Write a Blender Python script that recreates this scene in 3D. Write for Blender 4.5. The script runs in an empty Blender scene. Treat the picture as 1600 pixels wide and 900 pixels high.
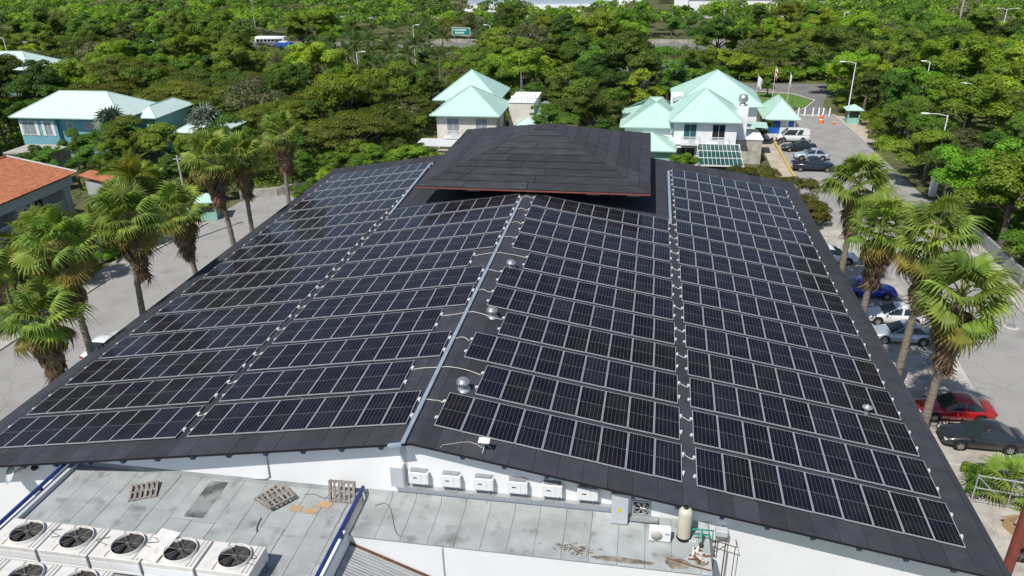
import bpy, math, random
import numpy as np
from mathutils import Vector, Matrix
R = math.radians
scene = bpy.context.scene
col = scene.collection

# ------------------------------------------------------------------ camera
cam_data = bpy.data.cameras.new('camera')
cam = bpy.data.objects.new('camera', cam_data)
col.objects.link(cam)
scene.camera = cam
cam_data.sensor_width = 36.0
cam_data.lens = 1183.2 / 1600 * 36.0
cam_data.clip_start = 0.3
cam_data.clip_end = 3000
yaw, pit, rol = -0.17454, 0.43960, -0.02082
fwd = Vector((math.sin(yaw) * math.cos(pit), math.cos(yaw) * math.cos(pit), -math.sin(pit)))
rt = Vector((math.cos(yaw), -math.sin(yaw), 0))
up = rt.cross(fwd)
rt2 = rt * math.cos(rol) + up * math.sin(rol)
up2 = up * math.cos(rol) - rt * math.sin(rol)
m = Matrix.Identity(4)
for i in range(3):
    m[i][0], m[i][1], m[i][2] = rt2[i], up2[i], -fwd[i]
m.translation = Vector((8.485, -21.892, 28.453))
cam.matrix_world = m

# ------------------------------------------------------------------ sky, sun, exposure
SUN_EL, SUN_AZ = 56.0, 205.0            # azimuth measured from +Y towards +X
world = bpy.data.worlds.new('World')
scene.world = world
world.use_nodes = True
wn = world.node_tree.nodes
sky = wn.new('ShaderNodeTexSky')
sky.sky_type = 'NISHITA'
sky.sun_disc = False
sky.sun_elevation = R(SUN_EL)
sky.sun_rotation = R(SUN_AZ)
sky.altitude = 20
sky.air_density = 1.0
sky.dust_density = 0.6
sky.ozone_density = 1.5
bg = wn['Background']
bg.inputs['Strength'].default_value = 0.105
world.node_tree.links.new(sky.outputs[0], bg.inputs['Color'])
sun_d = bpy.data.lights.new('sun', 'SUN')
sun_d.energy = 4.7
sun_d.angle = R(0.5)
sun_d.color = (1.0, 0.955, 0.88)
sun = bpy.data.objects.new('sun', sun_d)
col.objects.link(sun)
sd = Vector((math.sin(R(SUN_AZ)) * math.cos(R(SUN_EL)), math.cos(R(SUN_AZ)) * math.cos(R(SUN_EL)), math.sin(R(SUN_EL))))
sun.rotation_euler = sd.to_track_quat('Z', 'Y').to_euler()
sun.location = sd * 200
scene.view_settings.view_transform = 'Standard'
scene.view_settings.look = 'None'
scene.view_settings.exposure = 0.0
scene.view_settings.gamma = 1.0
scene.view_settings.use_curve_mapping = False
try:
    scene.cycles.max_bounces = 6
    scene.cycles.diffuse_bounces = 3
    scene.cycles.glossy_bounces = 3
    scene.cycles.transmission_bounces = 4
    scene.cycles.transparent_max_bounces = 6
except Exception:
    pass

# ------------------------------------------------------------------ helpers
def tag(o, label=None, cat=None, group=None, kind=None):
    if label: o['label'] = label
    if cat: o['category'] = cat
    if group: o['group'] = group
    if kind: o['kind'] = kind
    return o

def empty(name, loc=(0, 0, 0), rz=0.0, label=None, cat=None, group=None, scale=1.0):
    o = bpy.data.objects.new(name, None)
    o.empty_display_size = 0.3
    col.objects.link(o)
    o.location = loc
    o.rotation_euler = (0, 0, rz)
    if scale != 1.0: o.scale = (scale,) * 3
    return tag(o, label, cat, group)

def link(name, mesh, parent=None, loc=None, rot=None):
    o = bpy.data.objects.new(name, mesh)
    col.objects.link(o)
    if parent is not None: o.parent = parent
    if loc is not None: o.location = loc
    if rot is not None: o.rotation_euler = rot
    return o

def copy_tree(o, parent=None):
    c = o.copy()
    col.objects.link(c)
    c.parent = parent
    for ch in list(o.children):
        copy_tree(ch, c)
    return c

class MB:
    """collects shapes; build() makes ONE mesh object"""
    def __init__(self):
        self.v, self.f, self.m, self.s = [], [], [], []
    def add(self, vs, fs, mi=0, smooth=False):
        b = len(self.v)
        self.v += [tuple(p) for p in vs]
        self.f += [tuple(i + b for i in f) for f in fs]
        self.m += [mi] * len(fs)
        self.s += [smooth] * len(fs)
        return self
    def box(self, x0, x1, y0, y1, z0, z1, mi=0, M=None):
        vs = [Vector(p) for p in ((x0, y0, z0), (x1, y0, z0), (x1, y1, z0), (x0, y1, z0), (x0, y0, z1), (x1, y0, z1), (x1, y1, z1), (x0, y1, z1))]
        if M is not None: vs = [M @ p for p in vs]
        return self.add(vs, [(0, 3, 2, 1), (4, 5, 6, 7), (0, 1, 5, 4), (1, 2, 6, 5), (2, 3, 7, 6), (3, 0, 4, 7)], mi)
    def bbox(self, x0, x1, y0, y1, z0, z1, b=0.02, mi=0, M=None):
        """box with bevelled vertical and top edges"""
        b = min(b, (x1 - x0) * .45, (y1 - y0) * .45, (z1 - z0) * .45)
        rings = [(b, z0), (0, z0 + b), (0, z1 - b), (b, z1)]
        vs = []
        for ins, z in rings:
            c = b if ins == 0 else b * 2
            xa, xb, ya, yb = x0 + ins, x1 - ins, y0 + ins, y1 - ins
            e = b * .7
            vs += [(xa + e, ya, z), (xb - e, ya, z), (xb, ya + e, z), (xb, yb - e, z), (xb - e, yb, z), (xa + e, yb, z), (xa, yb - e, z), (xa, ya + e, z)]
        fs = [tuple(range(7, -1, -1)), tuple(range(24, 32))]
        for k in range(3):
            for i in range(8):
                j = (i + 1) % 8
                fs.append((k * 8 + i, k * 8 + j, k * 8 + 8 + j, k * 8 + 8 + i))
        if M is not None: vs = [M @ Vector(p) for p in vs]
        return self.add(vs, fs, mi)
    def tube(self, pts, r, n=6, mi=0, cap=True, smooth=True):
        pts = [Vector(p) for p in pts]
        rs = r if isinstance(r, (list, tuple)) else [r] * len(pts)
        vs, fs = [], []
        for i, p in enumerate(pts):
            d = (pts[min(i + 1, len(pts) - 1)] - pts[max(i - 1, 0)]).normalized()
            a = Vector((0, 0, 1)) if abs(d.z) < 0.9 else Vector((1, 0, 0))
            u = d.cross(a).normalized(); w = d.cross(u)
            for k in range(n):
                t = 2 * math.pi * k / n
                vs.append(p + (u * math.cos(t) + w * math.sin(t)) * rs[i])
        for i in range(len(pts) - 1):
            for k in range(n):
                fs.append((i * n + k, i * n + (k + 1) % n, (i + 1) * n + (k + 1) % n, (i + 1) * n + k))
        self.add(vs, fs, mi, smooth)
        if cap:
            self.add(vs[:n], [tuple(range(n))], mi)
            self.add(vs[-n:], [tuple(range(n - 1, -1, -1))], mi)
        return self
    def lathe(self, prof, n=16, c=(0, 0, 0), mi=0, M=None, smooth=True):
        vs, fs = [], []
        for r, z in prof:
            for k in range(n):
                t = 2 * math.pi * k / n
                p = Vector((c[0] + r * math.cos(t), c[1] + r * math.sin(t), c[2] + z))
                vs.append(M @ p if M is not None else p)
        for i in range(len(prof) - 1):
            for k in range(n):
                fs.append((i * n + k, i * n + (k + 1) % n, (i + 1) * n + (k + 1) % n, (i + 1) * n + k))
        self.add(vs, fs, mi, smooth)
        return self
    def poly(self, pts, mi=0):
        return self.add(pts, [tuple(range(len(pts)))], mi)
    def prism(self, pts, z0, z1, mi=0):
        n = len(pts)
        vs = [(p[0], p[1], z0) for p in pts] + [(p[0], p[1], z1) for p in pts]
        fs = [tuple(range(n - 1, -1, -1)), tuple(range(n, 2 * n))] + [(i, (i + 1) % n, n + (i + 1) % n, n + i) for i in range(n)]
        return self.add(vs, fs, mi)
    def mesh(self, name, mats):
        me = bpy.data.meshes.new(name)
        me.from_pydata(self.v, [], self.f)
        for mt in (mats if isinstance(mats, (list, tuple)) else [mats]): me.materials.append(mt)
        me.polygons.foreach_set('material_index', self.m)
        me.polygons.foreach_set('use_smooth', self.s)
        me.update()
        return me
    def build(self, name, mats, parent=None, loc=None, rot=None):
        return link(name, self.mesh(name, mats), parent, loc, rot)

# ------------------------------------------------------------------ materials
def new_mat(name):
    mt = bpy.data.materials.new(name)
    mt.use_nodes = True
    nt = mt.node_tree
    return mt, nt, nt.nodes['Principled BSDF']

def N(nt, kind, **kw):
    n = nt.nodes.new(kind)
    for k, v in kw.items(): setattr(n, k, v)
    return n

def mat(name, c1, c2=None, rough=0.7, scale=4.0, detail=6.0, metal=0.0, bump=0.0, bscale=None, rand=0.0, spec=0.4, contrast=(0.35, 0.65), coat=0.0, stain=None, obj=True, stretch=None, cracks=None):
    """base colour c1..c2 by noise, value spread per object (rand), fine bump, optional stain colour with a shape of its own"""
    mt, nt, b = new_mat(name)
    L = nt.links.new
    tc = N(nt, 'ShaderNodeTexCoord')
    src = tc.outputs['Object']
    if stretch:
        mp = N(nt, 'ShaderNodeMapping'); mp.inputs['Scale'].default_value = stretch
        L(src, mp.inputs[0]); src = mp.outputs[0]
    c2 = c2 or tuple(x * 0.8 for x in c1)
    no = N(nt, 'ShaderNodeTexNoise'); no.inputs['Scale'].default_value = scale; no.inputs['Detail'].default_value = detail
    L(src, no.inputs['Vector'])
    cr = N(nt, 'ShaderNodeValToRGB')
    cr.color_ramp.elements[0].position, cr.color_ramp.elements[1].position = contrast
    cr.color_ramp.elements[0].color = (*c2, 1); cr.color_ramp.elements[1].color = (*c1, 1)
    L(no.outputs[0], cr.inputs[0])
    out = cr.outputs[0]
    if stain:
        sc, sscale, lo, hi, amt = stain
        ns = N(nt, 'ShaderNodeTexNoise'); ns.inputs['Scale'].default_value = sscale; ns.inputs['Detail'].default_value = 8
        L(src, ns.inputs['Vector'])
        mr = N(nt, 'ShaderNodeMapRange'); mr.inputs['From Min'].default_value = lo; mr.inputs['From Max'].default_value = hi; mr.inputs['To Max'].default_value = amt
        L(ns.outputs[0], mr.inputs[0])
        mx = N(nt, 'ShaderNodeMix', data_type='RGBA'); mx.inputs[7].default_value = (*sc, 1)
        L(mr.outputs[0], mx.inputs[0]); L(out, mx.inputs[6]); out = mx.outputs[2]
    if cracks:
        for csc, cw in cracks:
            nz = N(nt, 'ShaderNodeTexNoise'); nz.inputs['Scale'].default_value = csc * 4; nz.inputs['Detail'].default_value = 4
            L(src, nz.inputs['Vector'])
            va = N(nt, 'ShaderNodeMix', data_type='VECTOR'); va.inputs[0].default_value = 0.12
            sc3 = N(nt, 'ShaderNodeVectorMath', operation='SCALE'); sc3.inputs['Scale'].default_value = 1.0 / csc; L(nz.outputs['Color'], sc3.inputs[0])
            va2 = N(nt, 'ShaderNodeVectorMath', operation='MULTIPLY_ADD'); va2.inputs[1].default_value = (.35, .35, .35)
            L(sc3.outputs[0], va2.inputs[0]); L(src, va2.inputs[2])
            vo = N(nt, 'ShaderNodeTexVoronoi', feature='DISTANCE_TO_EDGE'); vo.inputs['Scale'].default_value = csc
            L(va2.outputs[0], vo.inputs['Vector'])
            lt = N(nt, 'ShaderNodeMapRange'); lt.inputs['From Min'].default_value = 0; lt.inputs['From Max'].default_value = cw * csc; lt.inputs['To Min'].default_value = .38; lt.inputs['To Max'].default_value = 0
            L(vo.outputs['Distance'], lt.inputs[0])
            mk = N(nt, 'ShaderNodeMix', data_type='RGBA'); mk.inputs[7].default_value = (0.05, 0.048, 0.045, 1)
            L(lt.outputs[0], mk.inputs[0]); L(out, mk.inputs[6]); out = mk.outputs[2]
    if rand:
        oi = N(nt, 'ShaderNodeObjectInfo')
        mr = N(nt, 'ShaderNodeMapRange'); mr.inputs['To Min'].default_value = 1 - rand; mr.inputs['To Max'].default_value = 1 + rand
        L(oi.outputs['Random'], mr.inputs[0])
        hs = N(nt, 'ShaderNodeHueSaturation')
        L(mr.outputs[0], hs.inputs['Value']); L(out, hs.inputs['Color']); out = hs.outputs[0]
    L(out, b.inputs['Base Color'])
    b.inputs['Roughness'].default_value = rough
    b.inputs['Metallic'].default_value = metal
    b.inputs['Specular IOR Level'].default_value = spec
    if coat: b.inputs['Coat Weight'].default_value = coat; b.inputs['Coat Roughness'].default_value = 0.05
    if bump:
        nb = N(nt, 'ShaderNodeTexNoise'); nb.inputs['Scale'].default_value = bscale or scale * 6; nb.inputs['Detail'].default_value = 4
        L(src, nb.inputs['Vector'])
        bp = N(nt, 'ShaderNodeBump'); bp.inputs['Strength'].default_value = bump; bp.inputs['Distance'].default_value = 0.02
        L(nb.outputs[0], bp.inputs['Height']); L(bp.outputs[0], b.inputs['Normal'])
    return mt

def leaf_mat(name, c1, c2, transl=0.45, rand=0.34, hue=0.028, scale=0.5, c3=None):
    mt, nt, b = new_mat(name)
    L = nt.links.new
    tc = N(nt, 'ShaderNodeTexCoord')
    no = N(nt, 'ShaderNodeTexNoise'); no.inputs['Scale'].default_value = scale; no.inputs['Detail'].default_value = 5
    L(tc.outputs['Object'], no.inputs['Vector'])
    cr = N(nt, 'ShaderNodeValToRGB')
    cr.color_ramp.elements[0].position, cr.color_ramp.elements[1].position = 0.36, 0.64
    cr.color_ramp.elements[0].color = (*c2, 1); cr.color_ramp.elements[1].color = (*c1, 1)
    if c3:
        e = cr.color_ramp.elements.new(0.72); e.color = (*c3, 1)
    L(no.outputs[0], cr.inputs[0])
    wn_ = N(nt, 'ShaderNodeTexWhiteNoise')
    geo = N(nt, 'ShaderNodeNewGeometry')
    L(geo.outputs['Random Per Island'], wn_.inputs['Vector'])
    oi = N(nt, 'ShaderNodeObjectInfo')
    mr = N(nt, 'ShaderNodeMapRange'); mr.inputs['To Min'].default_value = 1 - rand; mr.inputs['To Max'].default_value = 1 + rand
    L(oi.outputs['Random'], mr.inputs[0])
    mr2 = N(nt, 'ShaderNodeMapRange'); mr2.inputs['To Min'].default_value = 0.82; mr2.inputs['To Max'].default_value = 1.18
    L(geo.outputs['Random Per Island'], mr2.inputs[0])
    mu = N(nt, 'ShaderNodeMath', operation='MULTIPLY'); L(mr.outputs[0], mu.inputs[0]); L(mr2.outputs[0], mu.inputs[1])
    mh = N(nt, 'ShaderNodeMapRange'); mh.inputs['To Min'].default_value = 0.5 - hue; mh.inputs['To Max'].default_value = 0.5 + hue
    wo = N(nt, 'ShaderNodeTexWhiteNoise', noise_dimensions='1D'); L(oi.outputs['Random'], wo.inputs['W']); L(wo.outputs[0], mh.inputs[0])
    hs = N(nt, 'ShaderNodeHueSaturation'); L(mu.outputs[0], hs.inputs['Value']); L(mh.outputs[0], hs.inputs['Hue']); L(cr.outputs[0], hs.inputs['Color'])
    L(hs.outputs[0], b.inputs['Base Color'])
    b.inputs['Roughness'].default_value = 0.55
    b.inputs['Specular IOR Level'].default_value = 0.35
    tr = N(nt, 'ShaderNodeBsdfTranslucent')
    hs2 = N(nt, 'ShaderNodeHueSaturation'); hs2.inputs['Value'].default_value = 1.3; hs2.inputs['Saturation'].default_value = 1.15
    L(hs.outputs[0], hs2.inputs['Color']); L(hs2.outputs[0], tr.inputs['Color'])
    mx = N(nt, 'ShaderNodeMixShader'); mx.inputs[0].default_value = transl
    L(b.outputs[0], mx.inputs[1]); L(tr.outputs[0], mx.inputs[2])
    L(mx.outputs[0], nt.nodes['Material Output'].inputs['Surface'])
    return mt

def rib_mat(name, c1, c2, axis, pitch, rough=0.45, spec=0.4, strength=0.6):
    """painted sheet metal with raised ribs every `pitch` metres across object axis"""
    mt, nt, b = new_mat(name)
    L = nt.links.new
    tc = N(nt, 'ShaderNodeTexCoord')
    sx = N(nt, 'ShaderNodeSeparateXYZ'); L(tc.outputs['Object'], sx.inputs[0])
    dv = N(nt, 'ShaderNodeMath', operation='DIVIDE'); dv.inputs[1].default_value = pitch; L(sx.outputs[axis], dv.inputs[0])
    fr = N(nt, 'ShaderNodeMath', operation='FRACT'); L(dv.outputs[0], fr.inputs[0])
    pp = N(nt, 'ShaderNodeMath', operation='PINGPONG'); pp.inputs[1].default_value = 0.5; L(fr.outputs[0], pp.inputs[0])
    mr = N(nt, 'ShaderNodeMapRange'); mr.inputs['From Min'].default_value = 0.0; mr.inputs['From Max'].default_value = 0.16
    mr.inputs['To Min'].default_value = 1; mr.inputs['To Max'].default_value = 0; L(pp.outputs[0], mr.inputs[0])
    no = N(nt, 'ShaderNodeTexNoise'); no.inputs['Scale'].default_value = 0.6; no.inputs['Detail'].default_value = 7; L(tc.outputs['Object'], no.inputs['Vector'])
    cr = N(nt, 'ShaderNodeValToRGB'); cr.color_ramp.elements[0].color = (*c2, 1); cr.color_ramp.elements[1].color = (*c1, 1)
    cr.color_ramp.elements[0].position = .3; cr.color_ramp.elements[1].position = .6
    L(no.outputs[0], cr.inputs[0]); L(cr.outputs[0], b.inputs['Base Color'])
    bp = N(nt, 'ShaderNodeBump'); bp.inputs['Strength'].default_value = strength; bp.inputs['Distance'].default_value = 0.05
    L(mr.outputs[0], bp.inputs['Height']); L(bp.outputs[0], b.inputs['Normal'])
    b.inputs['Roughness'].default_value = rough; b.inputs['Specular IOR Level'].default_value = spec
    return mt

def solar_mat(name):
    """dark cells with pale grid: 6 columns x 24 half cells, wider gap in the middle; panel-local metres"""
    mt, nt, b = new_mat(name)
    L = nt.links.new
    tc = N(nt, 'ShaderNodeTexCoord')
    sx = N(nt, 'ShaderNodeSeparateXYZ'); L(tc.outputs['Object'], sx.inputs[0])
    def lines(sock, pitch, half):
        dv = N(nt, 'ShaderNodeMath', operation='DIVIDE'); dv.inputs[1].default_value = pitch; L(sock, dv.inputs[0])
        fr = N(nt, 'ShaderNodeMath', operation='FRACT'); L(dv.outputs[0], fr.inputs[0])
        pp = N(nt, 'ShaderNodeMath', operation='PINGPONG'); pp.inputs[1].default_value = 0.5; L(fr.outputs[0], pp.inputs[0])
        lt = N(nt, 'ShaderNodeMath', operation='LESS_THAN'); lt.inputs[1].default_value = half / pitch; L(pp.outputs[0], lt.inputs[0])
        return lt.outputs[0]
    lx = lines(sx.outputs[0], 1.08 / 6, 0.0052)
    ly = lines(sx.outputs[1], 2.38 / 24, 0.0026)
    ab = N(nt, 'ShaderNodeMath', operation='ABSOLUTE'); L(sx.outputs[1], ab.inputs[0])
    mid = N(nt, 'ShaderNodeMath', operation='LESS_THAN'); mid.inputs[1].default_value = 0.015; L(ab.outputs[0], mid.inputs[0])
    ms = N(nt, 'ShaderNodeMath', operation='MULTIPLY'); ms.inputs[1].default_value = 0.3; L(ly, ms.inputs[0])
    m1 = N(nt, 'ShaderNodeMath', operation='MAXIMUM'); L(lx, m1.inputs[0]); L(ms.outputs[0], m1.inputs[1])
    m2 = N(nt, 'ShaderNodeMath', operation='MAXIMUM'); L(m1.outputs[0], m2.inputs[0]); L(mid.outputs[0], m2.inputs[1])
    oi = N(nt, 'ShaderNodeObjectInfo')
    cr = N(nt, 'ShaderNodeValToRGB')
    cr.color_ramp.elements[0].color = (0.0055, 0.0052, 0.0075, 1); cr.color_ramp.elements[1].color = (0.0075, 0.0080, 0.0165, 1)
    L(oi.outputs['Random'], cr.inputs[0])
    mx = N(nt, 'ShaderNodeMix', data_type='RGBA'); mx.inputs[7].default_value = (0.125, 0.125, 0.138, 1)
    L(m2.outputs[0], mx.inputs[0]); L(cr.outputs[0], mx.inputs[6])
    # thin uneven dust, more of it on some panels
    dn = N(nt, 'ShaderNodeTexNoise'); dn.inputs['Scale'].default_value = 0.9; dn.inputs['Detail'].default_value = 6
    wv = N(nt, 'ShaderNodeVectorMath', operation='ADD'); cmb = N(nt, 'ShaderNodeCombineXYZ')
    sc_ = N(nt, 'ShaderNodeMath', operation='MULTIPLY'); sc_.inputs[1].default_value = 57.0; L(oi.outputs['Random'], sc_.inputs[0]); L(sc_.outputs[0], cmb.inputs[2])
    L(tc.outputs['Object'], wv.inputs[0]); L(cmb.outputs[0], wv.inputs[1]); L(wv.outputs[0], dn.inputs['Vector'])
    dm = N(nt, 'ShaderNodeMapRange'); dm.inputs['From Min'].default_value = 0.42; dm.inputs['From Max'].default_value = 0.75; dm.inputs['To Max'].default_value = 0.04; L(dn.outputs[0], dm.inputs[0])
    md = N(nt, 'ShaderNodeMix', data_type='RGBA'); md.inputs[7].default_value = (0.30, 0.28, 0.25, 1)
    L(dm.outputs[0], md.inputs[0]); L(mx.outputs[2], md.inputs[6]); L(md.outputs[2], b.inputs['Base Color'])
    b.inputs['Roughness'].default_value = 0.12
    b.inputs['Specular IOR Level'].default_value = 0.5
    b.inputs['IOR'].default_value = 1.17
    no = N(nt, 'ShaderNodeTexNoise'); no.inputs['Scale'].default_value = 1.3; no.inputs['Detail'].default_value = 3; L(tc.outputs['Object'], no.inputs['Vector'])
    mr = N(nt, 'ShaderNodeMapRange'); mr.inputs['To Min'].default_value = 0.06; mr.inputs['To Max'].default_value = 0.2; L(no.outputs[0], mr.inputs[0]); L(mr.outputs[0], b.inputs['Roughness'])
    return mt

def glass_mat(name, c=(0.02, 0.03, 0.035), rough=0.05):
    mt, nt, b = new_mat(name)
    b.inputs['Base Color'].default_value = (*c, 1); b.inputs['Roughness'].default_value = rough; b.inputs['Specular IOR Level'].default_value = 0.6
    return mt

def paint(name, c, metal=0.0, flake=0.25):
    mt = mat(name, c, tuple(x * 0.93 for x in c), rough=flake, scale=1.5, spec=0.5, coat=0.8, metal=metal)
    return mt

M = {}
M['felt'] = mat('roofing_felt', (0.046, 0.049, 0.060), (0.036, 0.038, 0.047), rough=0.85, scale=1.2, bump=0.35, bscale=60, rand=0.22, spec=0.25, stain=((0.075, 0.073, 0.07), 0.7, 0.6, 0.78, 0.5))
M['felt2'] = mat('raised_roof_felt', (0.048, 0.050, 0.060), (0.034, 0.036, 0.044), rough=0.85, scale=0.9, bump=0.35, bscale=60, rand=0.2, spec=0.25, stain=((0.085, 0.083, 0.08), 0.9, 0.58, 0.78, 0.4), stretch=(1, 3, 1))
M['felt_edge'] = mat('felt_edge', (0.013, 0.013, 0.015), rough=0.8)
M['grey_felt'] = mat('grey_membrane', (0.365, 0.385, 0.385), (0.285, 0.302, 0.300), rough=0.8, scale=1.1, bump=0.25, bscale=40, rand=0.05, spec=0.3, stain=((0.10, 0.10, 0.095), 1.3, 0.57, 0.78, 0.7))
M['seam'] = mat('bitumen_seam', (0.07, 0.07, 0.07), (0.04, 0.04, 0.04), rough=0.8)
M['white_wall'] = mat('white_painted_wall', (0.84, 0.845, 0.85), (0.79, 0.80, 0.81), rough=0.75, scale=0.6, bump=0.15, bscale=14, stain=((0.55, 0.55, 0.53), 0.9, 0.66, 0.85, 0.5))
M['cream_wall'] = mat('cream_render', (0.72, 0.67, 0.60), (0.66, 0.61, 0.54), rough=0.8, scale=0.8, bump=0.1)
M['aqua_wall'] = mat('aqua_render', (0.19, 0.43, 0.50), (0.165, 0.385, 0.455), rough=0.8, scale=0.7, bump=0.1)
M['teal_wall'] = mat('teal_render', (0.30, 0.55, 0.46), (0.26, 0.49, 0.41), rough=0.8, scale=0.7)
M['stone_wall'] = mat('old_plaster', (0.52, 0.49, 0.43), (0.33, 0.31, 0.27), rough=0.9, scale=1.4, bump=0.3)
M['cup_wall'] = mat('dark_clerestory', (0.03, 0.03, 0.033), rough=0.8)
M['mint_x'] = rib_mat('mint_roof_x', (0.47, 0.68, 0.59), (0.43, 0.62, 0.54), 0, 0.38)
M['mint_y'] = rib_mat('mint_roof_y', (0.47, 0.68, 0.59), (0.43, 0.62, 0.54), 1, 0.38)
M['pale_mint_x'] = rib_mat('pale_mint_roof_x', (0.58, 0.72, 0.68), (0.53, 0.67, 0.63), 0, 0.38)
M['pale_mint_y'] = rib_mat('pale_mint_roof_y', (0.58, 0.72, 0.68), (0.53, 0.67, 0.63), 1, 0.38)
M['mint_trim'] = mat('mint_trim', (0.47, 0.66, 0.58), rough=0.5)
M['corr'] = mat('zinc_sheet', (0.40, 0.41, 0.41), (0.30, 0.31, 0.31), rough=0.45, metal=0.3, scale=2.0, stretch=(0.3, 3, 1))
M['navy'] = mat('navy_paint', (0.018, 0.045, 0.20), (0.014, 0.034, 0.15), rough=0.4, scale=2.0)
M['red_trim'] = mat('faded_red_trim', (0.30, 0.085, 0.075), (0.20, 0.07, 0.065), rough=0.7, scale=5)
M['red_pole'] = mat('rusty_red_paint', (0.26, 0.055, 0.035), (0.16, 0.05, 0.035), rough=0.7, scale=3, bump=0.3)
M['soffit'] = mat('pale_soffit', (0.42, 0.41, 0.39), (0.33, 0.32, 0.31), rough=0.8)
M['alu'] = mat('aluminium', (0.52, 0.53, 0.56), (0.46, 0.47, 0.50), rough=0.42, metal=0.35, scale=3, spec=0.5)
M['clamp'] = mat('bright_bracket', (0.66, 0.66, 0.66), (0.58, 0.58, 0.58), rough=0.5, metal=0.2)
M['tray'] = mat('galvanised_tray', (0.37, 0.44, 0.50), (0.30, 0.36, 0.42), rough=0.4, metal=0.25, scale=2)
M['galv'] = mat('galvanised_steel', (0.46, 0.48, 0.49), (0.36, 0.38, 0.39), rough=0.45, metal=0.4, scale=3)
M['chrome'] = mat('bare_metal', (0.55, 0.55, 0.56), (0.42, 0.42, 0.43), rough=0.42, metal=0.7, scale=6)
M['solar'] = solar_mat('solar_cells')
M['white_paint'] = mat('white_enamel', (0.70, 0.69, 0.66), (0.58, 0.56, 0.52), rough=0.55, scale=1.6, stain=((0.30, 0.17, 0.10), 1.5, 0.57, 0.74, 0.75))
M['white_clean'] = mat('white_plastic', (0.78, 0.79, 0.80), (0.74, 0.75, 0.76), rough=0.45)
M['grey_case'] = mat('grey_case', (0.30, 0.31, 0.32), rough=0.55)
M['pale_case'] = mat('pale_grey_case', (0.52, 0.55, 0.58), (0.48, 0.51, 0.54), rough=0.45, scale=2)
M['black'] = mat('black_plastic', (0.012, 0.012, 0.013), rough=0.5)
M['fan'] = mat('fan_blade', (0.06, 0.052, 0.047), (0.03, 0.027, 0.025), rough=0.7, scale=5)
M['rust'] = mat('rust', (0.20, 0.09, 0.045), (0.12, 0.06, 0.035), rough=0.85, scale=5)
M['wood'] = mat('weathered_wood', (0.31, 0.285, 0.26), (0.19, 0.17, 0.15), rough=0.9, scale=4, stretch=(1, 6, 1), rand=0.15)
M['card'] = mat('cardboard', (0.46, 0.31, 0.16), (0.38, 0.25, 0.13), rough=0.9, scale=3)
M['tank'] = mat('cream_tank', (0.60, 0.57, 0.46), (0.54, 0.51, 0.41), rough=0.45, scale=2)
M['pipe_green'] = mat('green_pipe', (0.03, 0.30, 0.22), rough=0.5)
M['yellow'] = mat('yellow_sticker', (0.75, 0.62, 0.03), rough=0.5)
M['cable'] = mat('pale_cable', (0.62, 0.58, 0.50), rough=0.6)
M['dark_cable'] = mat('dark_cable', (0.09, 0.09, 0.09), rough=0.6)
M['glass'] = glass_mat('window_glass')
M['teal_glass'] = glass_mat('teal_glass', (0.03, 0.12, 0.13), 0.08)
M['grey_glass'] = mat('curtained_glass', (0.30, 0.34, 0.37), (0.24, 0.27, 0.30), rough=0.15, spec=0.6)
M['green_panel'] = glass_mat('green_panel', (0.012, 0.075, 0.062), 0.25)
M['asphalt'] = mat('asphalt', (0.205, 0.20, 0.19), (0.165, 0.162, 0.155), rough=0.9, scale=0.35, detail=10, bump=0.3, bscale=25, stain=((0.09, 0.087, 0.083), 0.15, 0.54, 0.75, 0.6), cracks=[(0.2, 0.04)])
M['pale_asphalt'] = mat('worn_pale_asphalt', (0.345, 0.335, 0.32), (0.270, 0.262, 0.25), rough=0.9, scale=0.3, detail=10, bump=0.3, bscale=25, stain=((0.17, 0.165, 0.155), 0.3, 0.54, 0.74, 0.7), cracks=[(0.16, 0.035)])
M['concrete'] = mat('concrete', (0.46, 0.43, 0.38), (0.34, 0.315, 0.28), rough=0.9, scale=0.7, detail=9, bump=0.25, bscale=20, stain=((0.16, 0.14, 0.11), 0.5, 0.53, 0.72, 0.7), cracks=[(0.25, 0.03)])
M['kerb'] = mat('kerb_concrete', (0.50, 0.48, 0.44), (0.38, 0.36, 0.33), rough=0.9, scale=1.5)
M['line'] = mat('faded_line_paint', (0.62, 0.61, 0.58), (0.45, 0.44, 0.42), rough=0.8, scale=3)
M['line_yellow'] = mat('faded_yellow_paint', (0.60, 0.42, 0.10), (0.46, 0.34, 0.12), rough=0.8, scale=3)
M['soil'] = mat('soil', (0.11, 0.125, 0.04), (0.075, 0.075, 0.035), rough=1.0, scale=0.25, detail=10, bump=0.6, bscale=3)
M['sand'] = mat('pale_sand', (0.48, 0.42, 0.33), (0.38, 0.33, 0.26), rough=1.0, scale=0.6, bump=0.3)
M['lawn'] = mat('lawn', (0.115, 0.215, 0.035), (0.085, 0.165, 0.03), rough=1.0, scale=0.4, detail=9, bump=0.5, bscale=18)
M['terracotta'] = mat('terracotta', (0.50, 0.19, 0.095), (0.36, 0.125, 0.06), rough=0.85, scale=2.2, rand=0.1, stain=((0.22, 0.12, 0.08), 1.1, 0.6, 0.78, 0.6))
M['pale_grey_wall'] = mat('pale_grey_render', (0.50, 0.52, 0.54), (0.45, 0.47, 0.49), rough=0.8)
M['bark'] = mat('bark', (0.16, 0.135, 0.11), (0.09, 0.075, 0.06), rough=0.95, scale=3, bump=0.6)
M['palm_bark'] = mat('palm_bark', (0.27, 0.225, 0.18), (0.16, 0.13, 0.105), rough=0.95, scale=2, stretch=(1, 1, 7), bump=0.8, bscale=6)
M['orange'] = mat('orange_plastic', (0.75, 0.13, 0.02), rough=0.5)
M['sign_green'] = mat('sign_green', (0.01, 0.27, 0.22), rough=0.4)
M['blue_paint'] = mat('blue_paint', (0.02, 0.12, 0.48), rough=0.5)
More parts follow.
